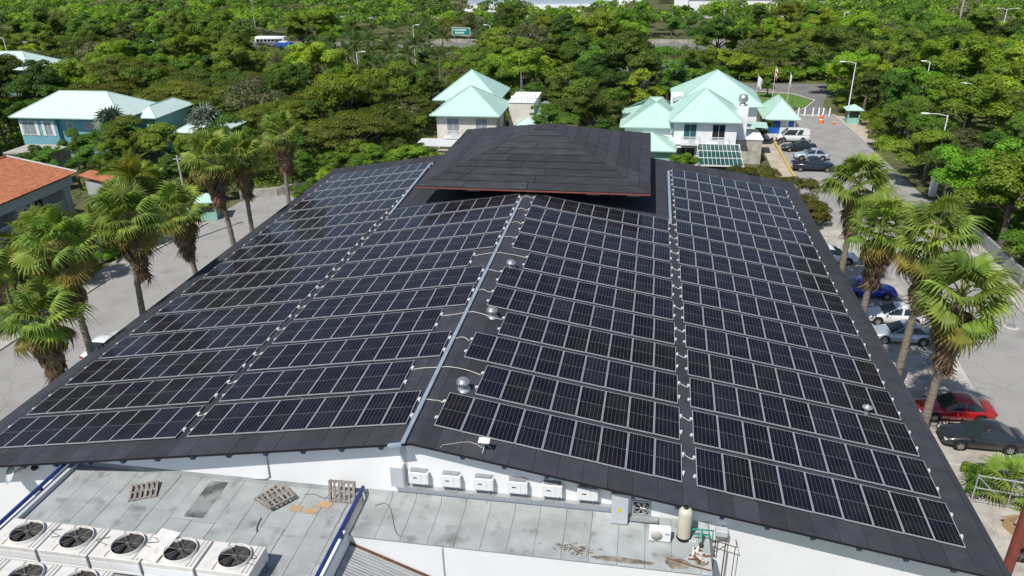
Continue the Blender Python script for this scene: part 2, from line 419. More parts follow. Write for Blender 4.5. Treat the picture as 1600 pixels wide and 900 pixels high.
M['pale_blue'] = mat('pale_blue_cladding', (0.42, 0.50, 0.60), rough=0.5)
M['bag_white'] = mat('plastic_bag', (0.66, 0.66, 0.66), (0.48, 0.48, 0.48), rough=0.5, scale=4, bump=0.8)
M['bag_red'] = mat('red_plastic', (0.52, 0.03, 0.045), rough=0.5)
M['tyre'] = mat('tyre', (0.018, 0.018, 0.018), rough=0.8)
M['rim'] = mat('alloy_rim', (0.60, 0.60, 0.61), rough=0.3, metal=0.6)
M['head'] = mat('headlight', (0.65, 0.67, 0.70), rough=0.15)
M['tail'] = mat('tail_light', (0.35, 0.01, 0.01), rough=0.2)
# foliage
M['lf_dark'] = leaf_mat('leaf_dark', (0.125, 0.205, 0.032), (0.060, 0.106, 0.018))
M['lf_mid'] = leaf_mat('leaf_mid', (0.182, 0.300, 0.040), (0.090, 0.160, 0.024))
M['lf_bright'] = leaf_mat('leaf_bright', (0.265, 0.400, 0.038), (0.145, 0.235, 0.026))
M['lf_olive'] = leaf_mat('leaf_olive', (0.172, 0.225, 0.030), (0.082, 0.118, 0.018), rand=0.22)
M['lf_grey'] = leaf_mat('leaf_grey', (0.24, 0.25, 0.11), (0.14, 0.15, 0.07))
M['lf_yellow'] = leaf_mat('leaf_pods', (0.18, 0.19, 0.03), (0.09, 0.105, 0.02), c3=(0.42, 0.27, 0.04))
M['lf_palm'] = leaf_mat('palm_leaf', (0.25, 0.335, 0.055), (0.125, 0.195, 0.034), transl=0.35, rand=0.35, hue=0.02, scale=1.5)
M['lf_palm_old'] = leaf_mat('palm_leaf_old', (0.28, 0.22, 0.045), (0.13, 0.135, 0.03), transl=0.25, rand=0.3, scale=1.5)
M['lf_dead'] = leaf_mat('dead_palm_leaf', (0.24, 0.155, 0.085), (0.12, 0.08, 0.048), transl=0.1, rand=0.4, scale=1.5)
M['lf_coco'] = leaf_mat('coconut_leaf', (0.27, 0.29, 0.04), (0.13, 0.18, 0.03), transl=0.3, rand=0.3, scale=1.0)
M['lf_royal'] = leaf_mat('feather_palm_leaf', (0.12, 0.185, 0.045), (0.07, 0.12, 0.035), transl=0.25, rand=0.3)
M['lf_silver'] = leaf_mat('silver_palm_leaf', (0.21, 0.245, 0.19), (0.12, 0.15, 0.11), transl=0.2, rand=0.2)
M['petiole'] = mat('petiole', (0.25, 0.24, 0.06), (0.19, 0.17, 0.05), rough=0.6)
# ------------------------------------------------------------------ ground, roads
def sheet(name, pts, z, mt, kind='structure'):
    o = MB().poly([(x, y, z) for x, y in pts]).build(name, mt)
    return tag(o, kind=kind)

sheet('ground', [(-900, -300), (900, -300), (900, 1300), (-900, 1300)], 0.0, M['soil'])
sheet('side_road', [(-38.6, -40), (-22.4, -40), (-22.4, 60), (-34.0, 60.5), (-38.0, 58.6), (-39.4, 40)], 0.006, M['pale_asphalt'])
sheet('car_park', [(22.4, -40), (39.4, -40), (39.4, 44), (41.0, 66), (40.4, 92), (39.6, 111), (33.4, 111), (32.6, 98), (27.6, 97), (27.4, 62), (22.4, 62)], 0.006, M['pale_asphalt'])
sheet('entrance_road', [(33.4, 111), (39.6, 111), (39.4, 118), (41.5, 126), (47, 131), (75, 131), (75, 139), (15, 139), (10, 133), (28, 131.4), (36.0, 128.6), (39.0, 122.5), (36.4, 116)], 0.010, M['asphalt'])
sheet('parking_apron', [(22.4, -5), (30.6, -5), (31.0, 20), (31.6, 44), (29, 58), (22.4, 58)], 0.012, M['concrete'])
sheet('gutter', [(29.6, 8), (30.4, 8), (32.0, 33), (31.2, 33)], 0.018, M['kerb'])
sheet('lawn', [(23.5, 116.6), (36.0, 116.6), (38.4, 122.3), (35.6, 127.6), (24, 130.2)], 0.02, M['lawn'])
sheet('sandy_path', [(25.4, 70), (27.5, 70), (27.5, 92), (25.6, 92)], 0.022, M['sand'])
sheet('sandy_verge', [(40.5, 92.3), (43.8, 92.3), (44.4, 108), (39.8, 110.5)], 0.02, M['sand'])
sheet('highway', [(-260, 186), (140, 184), (140, 197), (-260, 201)], 0.03, M['asphalt'])
sheet('far_road', [(-200, 268), (60, 262), (60, 272), (-200, 281)], 0.03, M['pale_asphalt'])

def kerb(name, pts, w=0.18, h=0.14, mt='kerb'):
    mb = MB()
    for a, b in zip(pts[:-1], pts[1:]):
        a, b = Vector((*a, 0)), Vector((*b, 0))
        d = (b - a).normalized(); n = Vector((-d.y, d.x, 0)) * w / 2
        q = [a - n, b - n, b + n, a + n]
        mb.prism([(p.x, p.y) for p in q], 0.0, h)
    return tag(mb.build(name, M[mt]), kind='structure')
kerb('kerb_left', [(-38.7, -40), (-39.5, 40), (-38.1, 50)])
kerb('kerb_right', [(39.5, -40), (39.5, 44), (41.1, 66)], w=0.35, h=0.18)
kerb('kerb_entrance', [(40.5, 92), (39.7, 111)], w=0.25)
kerb('kerb_lawn', [(33.2, 111), (36.4, 116.2), (38.9, 122.4), (36.0, 128.3), (28, 131.2)], w=0.3)
sheet('pavement_left', [(-41.0, -40), (-38.8, -40), (-39.6, 40), (-38.2, 50), (-40.4, 50), (-41.6, 40)], 0.10, M['concrete'])
sheet('pavement_right', [(39.7, -40), (41.2, -40), (41.2, 44), (42.6, 66), (41.2, 66), (39.7, 44)], 0.12, M['concrete'])
mb = MB()
for y in (14.6, 17.2, 20.0, 23.2, 26.4, 29.8, 33.2, 37.4, 41.4, 45.2):
    mb.box(26.4, 30.6, y - .05, y + .05, 0.013, 0.017)
tag(mb.build('parking_bay_lines', M['line']), kind='structure')
mb = MB()
for y in (74, 79.8, 84.2, 89, 94): mb.box(28, 32.6, y - .06, y + .06, 0.008, 0.013)
tag(mb.build('far_bay_lines', M['line']), kind='structure')
tag(MB().box(27.55, 27.85, 70, 92, 0.0, 0.16).build('yellow_kerb', M['line_yellow']), kind='structure')
tag(MB().box(34, 38.6, 110.2, 110.8, 0.014, 0.03).build('stop_line', M['line']), kind='structure')
for i, (x, y) in enumerate(((29.8, 28.8), (37.6, 35.6))):
    mh = empty('manhole_cover', (x, y, 0), 0, ('round iron manhole in a pale concrete collar beside the red sedan', 'round iron manhole cover in the middle of the right road')[i], 'manhole', 'manhole covers')
    MB().lathe([(0.62, 0.012), (0.62, 0.028), (0.36, 0.03)], 20).build('collar', M['kerb'], mh)
    MB().lathe([(0.36, 0.012), (0.36, 0.034), (0.0, 0.036)], 20).build('lid', M['grey_case'], mh)

# ------------------------------------------------------------------ main hall
T = 0.1523
cT, sT, tT = math.cos(T), math.sin(T), math.tan(T)
ZP, ZD = 10.0, 9.875                      # ridge height of the panel plane / of the roof deck
def RP(s, u, y, n=0.0, z0=ZD):           # roof point: side, distance down slope, y, height off the deck
    return Vector((s * (u * cT + n * sT), y, z0 - u * sT + n * cT))
def yf(x): return 2.02 - 0.020 * abs(x)
UE = 23.0 / cT
YB = 51.0
hall = empty('hall_building', (0, 25, 0), 0, 'large white hall under a black gabled roof covered in solar panels', 'building')
def hb(mb, name, mt, par=hall):
    o = mb.build(name, mt)
    o.parent = par
    o.matrix_parent_inverse = Matrix.Translation(-Vector(hall.location)) if par is hall else Matrix.Identity(4)
    return o
WX, WY0, WY1 = 22.3, 2.50, 50.4
zw = lambda x: ZD - 0.16 - abs(x) * tT
mb = MB()
prof = [(-WX, 0), (WX, 0), (WX, zw(WX)), (0, zw(0)), (-WX, zw(WX))]
n = len(prof)
vs = [(x, WY0, z) for x, z in prof] + [(x, WY0 + .25, z) for x, z in prof]
mb.add(vs, [(0, 1, 2, 3, 4), (9, 8, 7, 6, 5)] + [(i, i + 5, (i + 1) % 5 + 5, (i + 1) % 5) for i in range(5)])
hb(mb, 'front_wall', M['white_wall'])
vs = [(x, WY1 - .25, z) for x, z in prof] + [(x, WY1, z) for x, z in prof]
hb(MB().add(vs, [(0, 1, 2, 3, 4), (9, 8, 7, 6, 5)] + [(i, i + 5, (i + 1) % 5 + 5, (i + 1) % 5) for i in range(5)]), 'back_wall', M['white_wall'])
for s in (-1, 1):
    hb(MB().box(min(s * WX, s * (WX - .25)), max(s * WX, s * (WX - .25)), WY0 + .25, WY1 - .25, 0, zw(WX) - .02), 'side_wall', M['white_wall'])
# deck (slab with thickness)
mb = MB()
TH = 0.13
for s in (-1, 1):
    a = [RP(s, 0, yf(0)), RP(s, UE, yf(23)), RP(s, UE, YB), RP(s, 0, YB)]
    b = [p - Vector((0, 0, TH)) for p in a]
    mb.add(a + b, [(0, 1, 2, 3) if s > 0 else (3, 2, 1, 0), (4, 7, 6, 5) if s > 0 else (5, 6, 7, 4), (0, 4, 5, 1), (1, 5, 6, 2), (2, 6, 7, 3)])
roof = hb(mb, 'main_roof', M['felt_edge'])
rnd = random.Random(5)
hz = Matrix.Translation(-Vector(hall.location))
def roof_sheet(s, u0, u1, y0, y1, y0b, n0, n1, par):
    c = [(u0, y0, n0), (u1, y0b, n0), (u1, y1, n0), (u0, y1, n0)]
    lo = [RP(s, u, y, n) for u, y, n in c]
    hi = [RP(s, u, y, n1) for u, y, n in c]
    mb = MB().add(lo + hi, [(0, 3, 2, 1), (4, 5, 6, 7), (0, 1, 5, 4), (1, 2, 6, 5), (2, 3, 7, 6), (3, 0, 4, 7)] if s > 0 else [(1, 2, 3, 0), (7, 6, 5, 4), (4, 5, 1, 0), (5, 6, 2, 1), (6, 7, 3, 2), (7, 4, 0, 3)])
    return mb.build('roofing_sheet', M['felt'], par)
for s in (-1, 1):
    k = 0
    u = 0.0
    while u < UE - 0.05:
        w = 1.0 if s > 0 else 1.02
        u1 = min(u + w, UE + .01)
        y = None
        L0 = rnd.uniform(4, 11)
        ya, yb_ = yf(u) - .03, yf(u1) - .03
        first = True
        while (ya < YB):
            ye = min(ya + L0, YB + .02)
            if YB - ye < 1.5: ye = YB + .02
            hgt = 0.006 + 0.006 * (k % 2) + rnd.uniform(0, .003)
            roof_sheet(s, u + .009, u1 - .009, ya + (0 if first else .02), ye, (yb_ if first else ya + .02), 0.001, hgt, roof)
            first = False
            ya = ye; L0 = rnd.uniform(9, 12)
            k += 1
            if ye > YB: break
        u = u1
        k += 1
hb(MB().add([RP(-1, .22, yf(0) - .02, .016), RP(-1, .0, yf(0) - .02, .03), RP(1, .22, yf(0) - .02, .016), RP(-1, .22, 34.2, .016), RP(-1, 0, 34.2, .03), RP(1, .22, 34.2, .016)], [(0, 1, 4, 3), (1, 2, 5, 4)]), 'ridge_cap', M['felt'])
# purlin ends under the front verge
for k in range(-13, 14):
    if k == 0: continue
    x = k * 1.72 + .35
    if abs(x) > 22.6: continue
    z = ZD - TH - abs(x) * tT - .035
    mb = MB()
    y0 = yf(x) + .12
    pr = [(y0 - .06, z + .01), (y0 + .04, z - .22), (WY0, z - .22), (WY0, z + .01)]
    vs = [(x - .085, y, zz) for y, zz in pr] + [(x + .085, y, zz) for y, zz in pr]
    mb.add(vs, [(0, 1, 2, 3), (7, 6, 5, 4)] + [(i, i + 4, (i + 1) % 4 + 4, (i + 1) % 4) for i in range(4)])
    hb(mb, 'purlin_end', M['navy'])
# raised centre roof (cupola)
CX, CY, CH, CE, CA = 0.2, 43.5, 9.2, 10.28, 13.25
CYH = 9.55
hb(MB().box(CX - 6.4, CX + 6.4, CY - 6.7, CY + 6.7, 7.6, CE - .17), 'cupola_wall', M['cup_wall'])
mb = MB()
base = [Vector((CX - CH, CY - CYH, CE)), Vector((CX + CH, CY - CYH, CE)), Vector((CX + CH, CY + CYH, CE)), Vector((CX - CH, CY + CYH, CE))]
apex = Vector((CX, CY, CA))
lowb = [p - Vector((0, 0, .16)) for p in base]
mb.add(base + [apex] + lowb, [(0, 1, 4), (1, 2, 4), (2, 3, 4), (3, 0, 4), (5, 8, 7, 6)] + [(i, i + 5, (i + 1) % 4 + 5, (i + 1) % 4) for i in range(4)])
cup = hb(mb, 'cupola_roof', [M['felt_edge']])
NC = 10
for side in range(4):
    A, B = base[side], base[(side + 1) % 4]
    nrm = (B - A).cross(apex - A).normalized()
    for c in range(NC):
        t0, t1 = c / NC, (c + 1) / NC
        a0, b0, a1, b1 = A.lerp(apex, t0), B.lerp(apex, t0), A.lerp(apex, t1), B.lerp(apex, t1)
        np_ = 3 if c < 3 else (2 if c < 7 else 1)
        cuts = [0] + sorted(rnd.uniform((j + .6) / np_ - .25 / np_, (j + .6) / np_ + .55 / np_) for j in range(np_ - 1)) + [1]
        for j in range(np_):
            q = [a0.lerp(b0, cuts[j]), a0.lerp(b0, cuts[j + 1]), a1.lerp(b1, cuts[j + 1]), a1.lerp(b1, cuts[j])]
            cen = (q[0] + q[1] + q[2] + q[3]) / 4
            q = [p + (cen - p).normalized() * .038 for p in q]
            h0, h1 = .05 + .012 * (j % 2), .01
            hi = [q[0] + nrm * h0, q[1] + nrm * h0, q[2] + nrm * h1, q[3] + nrm * h1]
            lo = [p + nrm * .001 for p in q]
            mbx = MB().add(lo + hi, [(0, 3, 2, 1), (4, 5, 6, 7), (0, 1, 5, 4), (1, 2, 6, 5), (2, 3, 7, 6), (3, 0, 4, 7)])
            mbx.build('roofing_sheet', M['felt2'], cup)
fz0, fz1 = CE - .13, CE - .03
hb(MB().box(CX - CH - .03, CX + CH + .03, CY - CYH - .04, CY - CYH - .005, fz0, fz1), 'cupola_fascia', M['red_trim'])
for s in (-1, 1):
    hb(MB().box(CX + s * (CH + .022) - .018, CX + s * (CH + .022) + .018, CY - CYH, CY + CYH, fz0, fz1), 'cupola_fascia', M['red_trim'])
for x in (-7.9, -4.6, 4.9, 8.0):
    x += CX
    pr = [(CY - CYH + .25, fz0), (CY - CYH + .55, fz0 - .30), (CY - 6.7, fz0 - .42), (CY - 6.7, fz0)]
    vs = [(x - .5, y, z) for y, z in pr] + [(x + .5, y, z) for y, z in pr]
    hb(MB().add(vs, [(0, 1, 2, 3), (7, 6, 5, 4)] + [(i, i + 4, (i + 1) % 4 + 4, (i + 1) % 4) for i in range(4)]), 'cupola_bracket', M['soffit'])

# ------------------------------------------------------------------ solar arrays
PW, PL, PP = 1.134, 2.50, 1.154
mb = MB()
w2, l2, fw = PW / 2, PL / 2, 0.026
for a in ((-w2, w2, -l2, -l2 + fw), (-w2, w2, l2 - fw, l2), (-w2, -w2 + fw, -l2 + fw, l2 - fw), (w2 - fw, w2, -l2 + fw, l2 - fw)):
    mb.box(*a, -0.048, 0.004)
frame_me = mb.mesh('panel_frame', M['alu'])
glass_me = MB().box(-w2 + fw, w2 - fw, -l2 + fw, l2 - fw, -0.03, 0.0).mesh('panel_glass', M['solar'])
rail_me = {}
def rail_mesh(nn):
    if nn not in rail_me:
        h = nn * PP / 2
        mbr = MB().box(-h - .10, h + .10, -.02, .02, -.08, -.038)
        for j in range(nn // 2 + 1):
            x = -h + .2 + j * (2 * h - .4) / (nn // 2)
            mbr.box(x - .03, x + .03, -.04, .04, -.122, -.08)
        rail_me[nn] = mbr.mesh('rail', M['galv'])
    return rail_me[nn]
mb = MB().bbox(-.08, .10, -.06, .06, -.085, -.005, .02)
mb.box(-.02, .09, -.08, .08, -.12, -.085)
mb.bbox(.02, .12, .02, .12, -.10, .01, .02)
clamp_me = mb.mesh('end_bracket', M['clamp'])
ROWS = [5.56 + 2.832 * k for k in range(16)]          # far edge of each row, front to back
ORD = ['first', 'second', 'third', 'fourth', 'fifth', 'sixth', 'seventh', 'eighth', 'ninth', 'tenth', 'eleventh', 'twelfth', 'thirteenth', 'fourteenth', 'fifteenth', 'sixteenth']
blocks = [('R', 1, 11.600, 16, -0.0258, 'outer block, right slope'), ('R', 1, 0.6445, 11, -0.0258, 'inner block, right slope'),
          ('L', -1, 0.590, 11, 0.0194, 'inner block, left slope'), ('L', -1, 11.520, 16, 0.0194, 'outer block, left slope')]
rnd = random.Random(11)
row_ends = {}
for (sd_, s, u0, nr, sk, where) in blocks:
    inner = nr == 11
    for k in range(nr):
        nn, ua = 9, u0
        if inner and k in (1, 3, 6):
            nn, ua = 8, u0 + PP
        uc = ua + nn * PP / 2
        yc = ROWS[k] - PL / 2 + (-abs(sk)) * (uc - 11)
        p = RP(s, uc, yc, 0, ZP)
        gap = ', one panel short' if nn == 8 else ''
        row = empty('solar_panel_row', p, 0, '%s solar panel row from the front, %s%s' % (ORD[k], where, gap), 'solar panels', 'rows of solar panels on the hall roof')
        row.rotation_euler = (0, s * T, math.atan(sk))
        row.rotation_mode = 'XYZ'
        for j in range(nn):
            pnl = link('solar_panel', glass_me, row, ((j - (nn - 1) / 2) * PP, 0, 0), (rnd.gauss(0, .0035), rnd.gauss(0, .0035), 0))
            link('frame', frame_me, pnl)
        for yy in (-.62, .62):
            link('rail', rail_mesh(nn), row, (0, yy, 0))
            link('end_bracket', clamp_me, row, (nn * PP / 2, yy, 0))
            link('end_bracket', clamp_me, row, (-nn * PP / 2, yy, 0), (0, 0, math.pi))
        row_ends[(s, inner, k)] = (ua, ua + nn * PP, yc)

# cables over the ridge and across the gaps
for k in range(11):
    ua, _, y1 = row_ends[(-1, True, k)]
    ub, _, y2 = row_ends[(1, True, k)]
    pts = []
    a, b = -ua + .12, ub - .12
    for i in range(13):
        t = i / 12
        x = a + (b - a) * t
        pts.append(RP(1 if x > 0 else -1, abs(x), y1 + (y2 - y1) * t + .62 + .06 * math.sin(t * 9 + k) + .10 * math.sin(t * math.pi), .025 + .03 * math.sin(t * math.pi)))
    tag(MB().tube(pts, .022, 5).build('ridge_cable', M['cable']), 'pale cable crossing the ridge at the %s row of panels from the front' % ORD[k], 'cable', 'cables crossing the ridge')
for s in (-1, 1):
    for k in range(11):
        _, ub, y1 = row_ends[(s, True, k)]
        ua, _, y2 = row_ends[(s, False, k)]
        pts = [RP(s, ub + .08 + (ua - ub - .16) * i / 5, y1 + .62 + (y2 - y1) * i / 5 - .05 * math.sin(i / 5 * math.pi), .03) for i in range(6)]
        tag(MB().tube(pts, .02, 5).build('link_cable', M['cable']), 'short pale cable between inner and outer panels, %s row of the %s slope' % (ORD[k], 'right' if s > 0 else 'left'), 'cable', 'short cables between panel blocks')

# cable trays
def tray(name, pts, w, h, label, mt='tray'):
    root = empty(name, pts[0], 0, label, 'cable tray', 'cable trays')
    inv = Matrix.Translation(-Vector(pts[0]))
    L_ = [Vector(p) for p in pts]
    for a, b in zip(L_[:-1], L_[1:]):
        nseg = max(1, int((b - a).length / 2.6))
        for i in range(nseg):
            p, q = a.lerp(b, i / nseg), a.lerp(b, (i + 1) / nseg)
            d = (q - p).normalized()
            upv = Vector((0, 0, 1)) if abs(d.z) < .9 else Vector((0, 1, 0))
            sd2 = d.cross(upv).normalized(); u2 = sd2.cross(d)
            q = q - d * .012
            vs = []
            for e in (p, q):
                vs += [e - sd2 * w / 2, e + sd2 * w / 2, e + sd2 * w / 2 + u2 * h, e - sd2 * w / 2 + u2 * h]
            o = MB().add(vs, [(0, 1, 2, 3), (7, 6, 5, 4), (0, 4, 5, 1), (1, 5, 6, 2), (2, 6, 7, 3), (3, 7, 4, 0)]).build('tray_section', M[mt])
            o.parent = root; o.matrix_parent_inverse = inv
    # feet
    return root
tray('ridge_cable_tray', [RP(-1, .30, 32.9, .06), RP(-1, .30, 1.9, .06)], .17, .09, 'long blue-grey cable tray running along the ridge of the roof')
tray('cable_tray', [RP(-1, .32, 1.84, .02), (-.92, 1.82, 9.72)], .2, .10, 'short cable tray elbow at the front end of the ridge')
tray('drop_duct', [(-.55, WY0 - .02, 9.40), (-.55, WY0 - .02, 7.3)], .26, .16, 'vertical grey cable duct down the white wall under the ridge', 'pale_case')
tray('cable_tray', [RP(-1, 11.62, 47.4, .05), RP(-1, 10.95, 32.6, .05)], .2, .14, 'pale cable tray beside the raised roof on the left slope')
tray('cable_tray', [RP(1, 11.28, 47.0, .05), RP(1, 11.16, 33.2, .05)], .2, .14, 'pale cable tray beside the raised roof on the right slope')

# turbine roof vents
def turbine(loc, label):
    t = empty('turbine_vent', loc, 0, label, 'roof vent', 'turbine roof vents', .82)
    MB().lathe([(.42, -.03), (.42, .0), (.30, .02), (.30, .22)], 18).build('base', M['galv'], t)
    MB().lathe([(.30, .22), (.33, .24), (.33, .27), (.30, .28)], 18).build('collar', M['chrome'], t)
    MB().lathe([(.30, .27), (.31, .45), (.25, .56)], 18).build('throat', M['black'], t)
    mb = MB()
    for i in range(22):
        a = 2 * math.pi * i / 22
        pr = [(.30, .28), (.385, .36), (.40, .46), (.34, .57), (.24, .62)]
        vs = []
        for r, z in pr:
            for da in (-.03, .17):
                vs.append((r * (1 + (.0 if da < 0 else .05)) * math.cos(a + da), r * math.sin(a + da), z))
        mb.add(vs, [(2 * q, 2 * q + 1, 2 * q + 3, 2 * q + 2) for q in range(4)], 0, True)
    mb.build('vanes', M['chrome'], t)
    MB().lathe([(.27, .60), (.27, .64), (.20, .67), (.0, .68)], 18).build('cap', M['chrome'], t)
for (u, y), lab in zip(((1.15, 6.45), (1.10, 13.65), (1.05, 20.1)), ('silver turbine vent on the roof nearest the front wall', 'silver turbine vent midway along the ridge', 'silver turbine vent nearest the raised roof')):
    turbine(RP(1, u, y, .01), lab)
vp = empty('vent_pipe', RP(1, 20.3, 11.35, 0), 0, 'small capped vent pipe among the panels near the right eave', 'vent pipe')
MB().lathe([(.11, 0), (.11, .38)], 12).build('pipe', M['galv'], vp)
MB().lathe([(.24, .38), (.25, .42), (.0, .56)], 14).build('cap', M['galv'], vp)

# satellite antenna on a tripod
sa = empty('satellite_antenna', RP(1, 2.95, 2.6, .012), 0, 'white flat satellite antenna on a tripod at the front edge of the roof', 'antenna', None, .78)
MB().tube([(0, 0, .3), (0, 0, .62)], .022, 6).build('mast', M['galv'], sa)
for a in (20, 140, 260):
    MB().tube([(0, 0, .36), (.36 * math.cos(R(a)), .36 * math.sin(R(a)), .0)], .014, 5).build('leg', M['white_clean'], sa)
MB().bbox(-.30, .30, -.2, .2, .62, .66, .02, M=Matrix.Translation((0, 0, .03)) @ Matrix.Rotation(R(12), 4, 'X') @ Matrix.Translation((0, 0, -.0))).build('dish_panel', M['white_clean'], sa)
pts = [RP(1, 2.85 - .3 * i, 2.62 + .22 * math.sin(i * .9), .02) for i in range(5)] + [RP(1, 1.25, 2.3, .02), RP(1, 1.2, 2.1, .02)]
tag(MB().tube(pts, .012, 5).build('antenna_cable', M['cable']), 'thin pale cable from the satellite antenna towards the ridge', 'cable')
# ------------------------------------------------------------------ flat-roofed annex in front (left)
ZR = 6.63
def at0(root):
    return Matrix.Translation(-Vector(root.location))
def part(mb, name, mt, root):
    o = mb.build(name, mt)
    o.parent = root
    o.matrix_parent_inverse = at0(root)
    return o
annex = empty('flat_roof_annex', (-9, -4, 0), 0, 'low annex with grey membrane flat roof in front of the hall', 'building')
part(MB().box(-16.15, -2.62, -12, WY0 - .01, 0, ZR - .16), 'wall', M['white_wall'], annex)
deck = part(MB().box(-16.12, -2.64, -12, WY0 - .005, ZR - .15, ZR - .012), 'roof_deck', M['seam'], annex)
rnd = random.Random(3)
x = -16.1
k = 0
while x < -2.7:
    w = rnd.uniform(.95, 1.05)
    x1 = min(x + w, -2.66)
    y = WY0 - .02
    L0 = rnd.uniform(1.6, 6)
    while y > -11.9:
        y1 = max(y - L0, -12)
        j = [rnd.uniform(-.012, .012) for _ in range(4)]
        q = [(x + .010 + j[0], y1 + .016), (x1 - .010 + j[1], y1 + .016), (x1 - .010 + j[2], y), (x + .010 + j[3], y)]
        o = MB().prism(q, ZR - .011, ZR - .004 + .004 * (k % 2)).build('roofing_sheet', M['grey_felt'], deck)
        y = y1; L0 = rnd.uniform(3.5, 8); k += 1
    x = x1
# upturned edge along the hall wall
part(MB().add([(-16.1, WY0 - .06, ZR + .003), (-2.6, WY0 - .06, ZR + .003), (-2.6, WY0 - .008, ZR + .2), (-16.1, WY0 - .008, ZR + .2)], [(0, 1, 2, 3)]), 'wall_flashing', M['grey_felt'], annex)
# parapets, blue beams
part(MB().box(-16.42, -16.16, -12, WY0 - .01, 5.6, ZR + .22), 'parapet', M['pale_case'], annex)
def beam(x, y0, y1, z, mt='navy'):
    r = .085
    part(MB().tube([(x, y0, z), (x, y1, z)], r, 8), 'blue_beam', M[mt], annex)
beam(-16.45, -12, 2.42, ZR + .40)
for y in (-7.5, -3.6, .4):
    part(MB().box(-16.52, -16.40, y - .06, y + .06, ZR + .22, ZR + .38), 'beam_post', M['navy'], annex)
part(MB().box(-16.75, -16.2, 2.18, WY0 - .002, ZR + .26, ZR + .50), 'beam_bracket', M['navy'], annex)
part(MB().box(-2.61, -2.30, -12, .05, 4.0, ZR + .12), 'parapet', M['white_wall'], annex)
beam(-2.42, -12, 2.3, ZR + .48)
for y in (-7.4, -3.5, -.35):
    part(MB().box(-2.49, -2.35, y - .07, y + .07, ZR + .12, ZR + .46), 'beam_post', M['navy'], annex)

# narrow block along the wall (right)
led = empty('narrow_block', (5, 1, 0), 0, 'narrow flat-roofed white block along the foot of the hall wall', 'building')
LX0, LX1, LY0 = -2.28, 12.0, .06
part(MB().box(LX0, LX1, LY0 + .03, WY0 - .01, 0, ZR - .13), 'wall', M['white_wall'], led)
M['ledge_felt'] = mat('ledge_membrane', (0.40, 0.43, 0.43), (0.33, 0.355, 0.35), rough=0.8, scale=1.4, bump=0.25, bscale=40, rand=0.05, stain=((0.13, 0.105, 0.075), 0.9, 0.56, 0.74, 0.85))
dk = part(MB().box(LX0, LX1, LY0, WY0 - .005, ZR - .12, ZR - .012), 'roof_deck', M['seam'], led)
x, k = LX0 + .01, 0
while x < LX1 - .05:
    x1 = min(x + rnd.uniform(.98, 1.14), LX1)
    # sheets curve up at the wall
    vs, fs = [], []
    for (y, z) in ((LY0 - .04, ZR - .10), (LY0 + .0, ZR - .005), (2.05, ZR), (2.35, ZR + .05), (2.485, ZR + .26)):
        vs += [(x + .008, y, z + .004 * (k % 2)), (x1 - .008, y, z + .004 * (k % 2))]
    for i in range(4): fs.append((2 * i, 2 * i + 1, 2 * i + 3, 2 * i + 2))
    mbs = MB().add(vs, fs)
    lowv = [(a, b, c - .006) for a, b, c in vs]
    mbs.add(lowv, [tuple(reversed(f)) for f in fs])
    mbs.build('roofing_sheet', M['grey_felt'] if x < 7 else M['ledge_felt'], dk)
    x = x1; k += 1

# corrugated lean-to
cr = empty('corrugated_roof', (0, -3, 5), 0, 'grey corrugated metal lean-to roof below the blue beam', 'roof')
sl = (4.77 - 6.11) / 3.21
def zc(x): return 6.05 + (x + 2.2) * sl
nx = 0
for j in range(8):
    y1 = .05 - j * .84; y0 = y1 - .86
    vs, fs = [], []
    nn = 24
    for i in range(nn + 1):
        y = y0 + (y1 - y0) * i / nn
        ph = (i % 4)
        h = .035 if ph in (1, 2) else 0.0
        for x in (-2.25, 6.0):
            vs.append((x, y, zc(x) + h + .003 * (j % 2)))
    for i in range(nn): fs.append((2 * i, 2 * i + 1, 2 * i + 3, 2 * i + 2))
    mbc = MB().add(vs, fs)
    mbc.add([(a, b, c - .004) for a, b, c in vs], [tuple(reversed(f)) for f in fs])
    part(mbc, 'metal_sheet', M['corr'], cr)
part(MB().box(-2.25, -2.1, -6.6, .05, zc(-2.2) - .35, zc(-2.2) - .1), 'purlin', M['galv'], cr)
part(MB().add([(-2.28, .045, zc(-2.28) + .03), (6, .045, zc(6) + .03), (6, .045, zc(6) + .12), (-2.28, .045, zc(-2.28) + .12), (-2.28, -.03, zc(-2.28) + .045), (6, -.03, zc(6) + .045)], [(0, 1, 2, 3), (0, 4, 5, 1)]), 'flashing', M['rust'], cr)

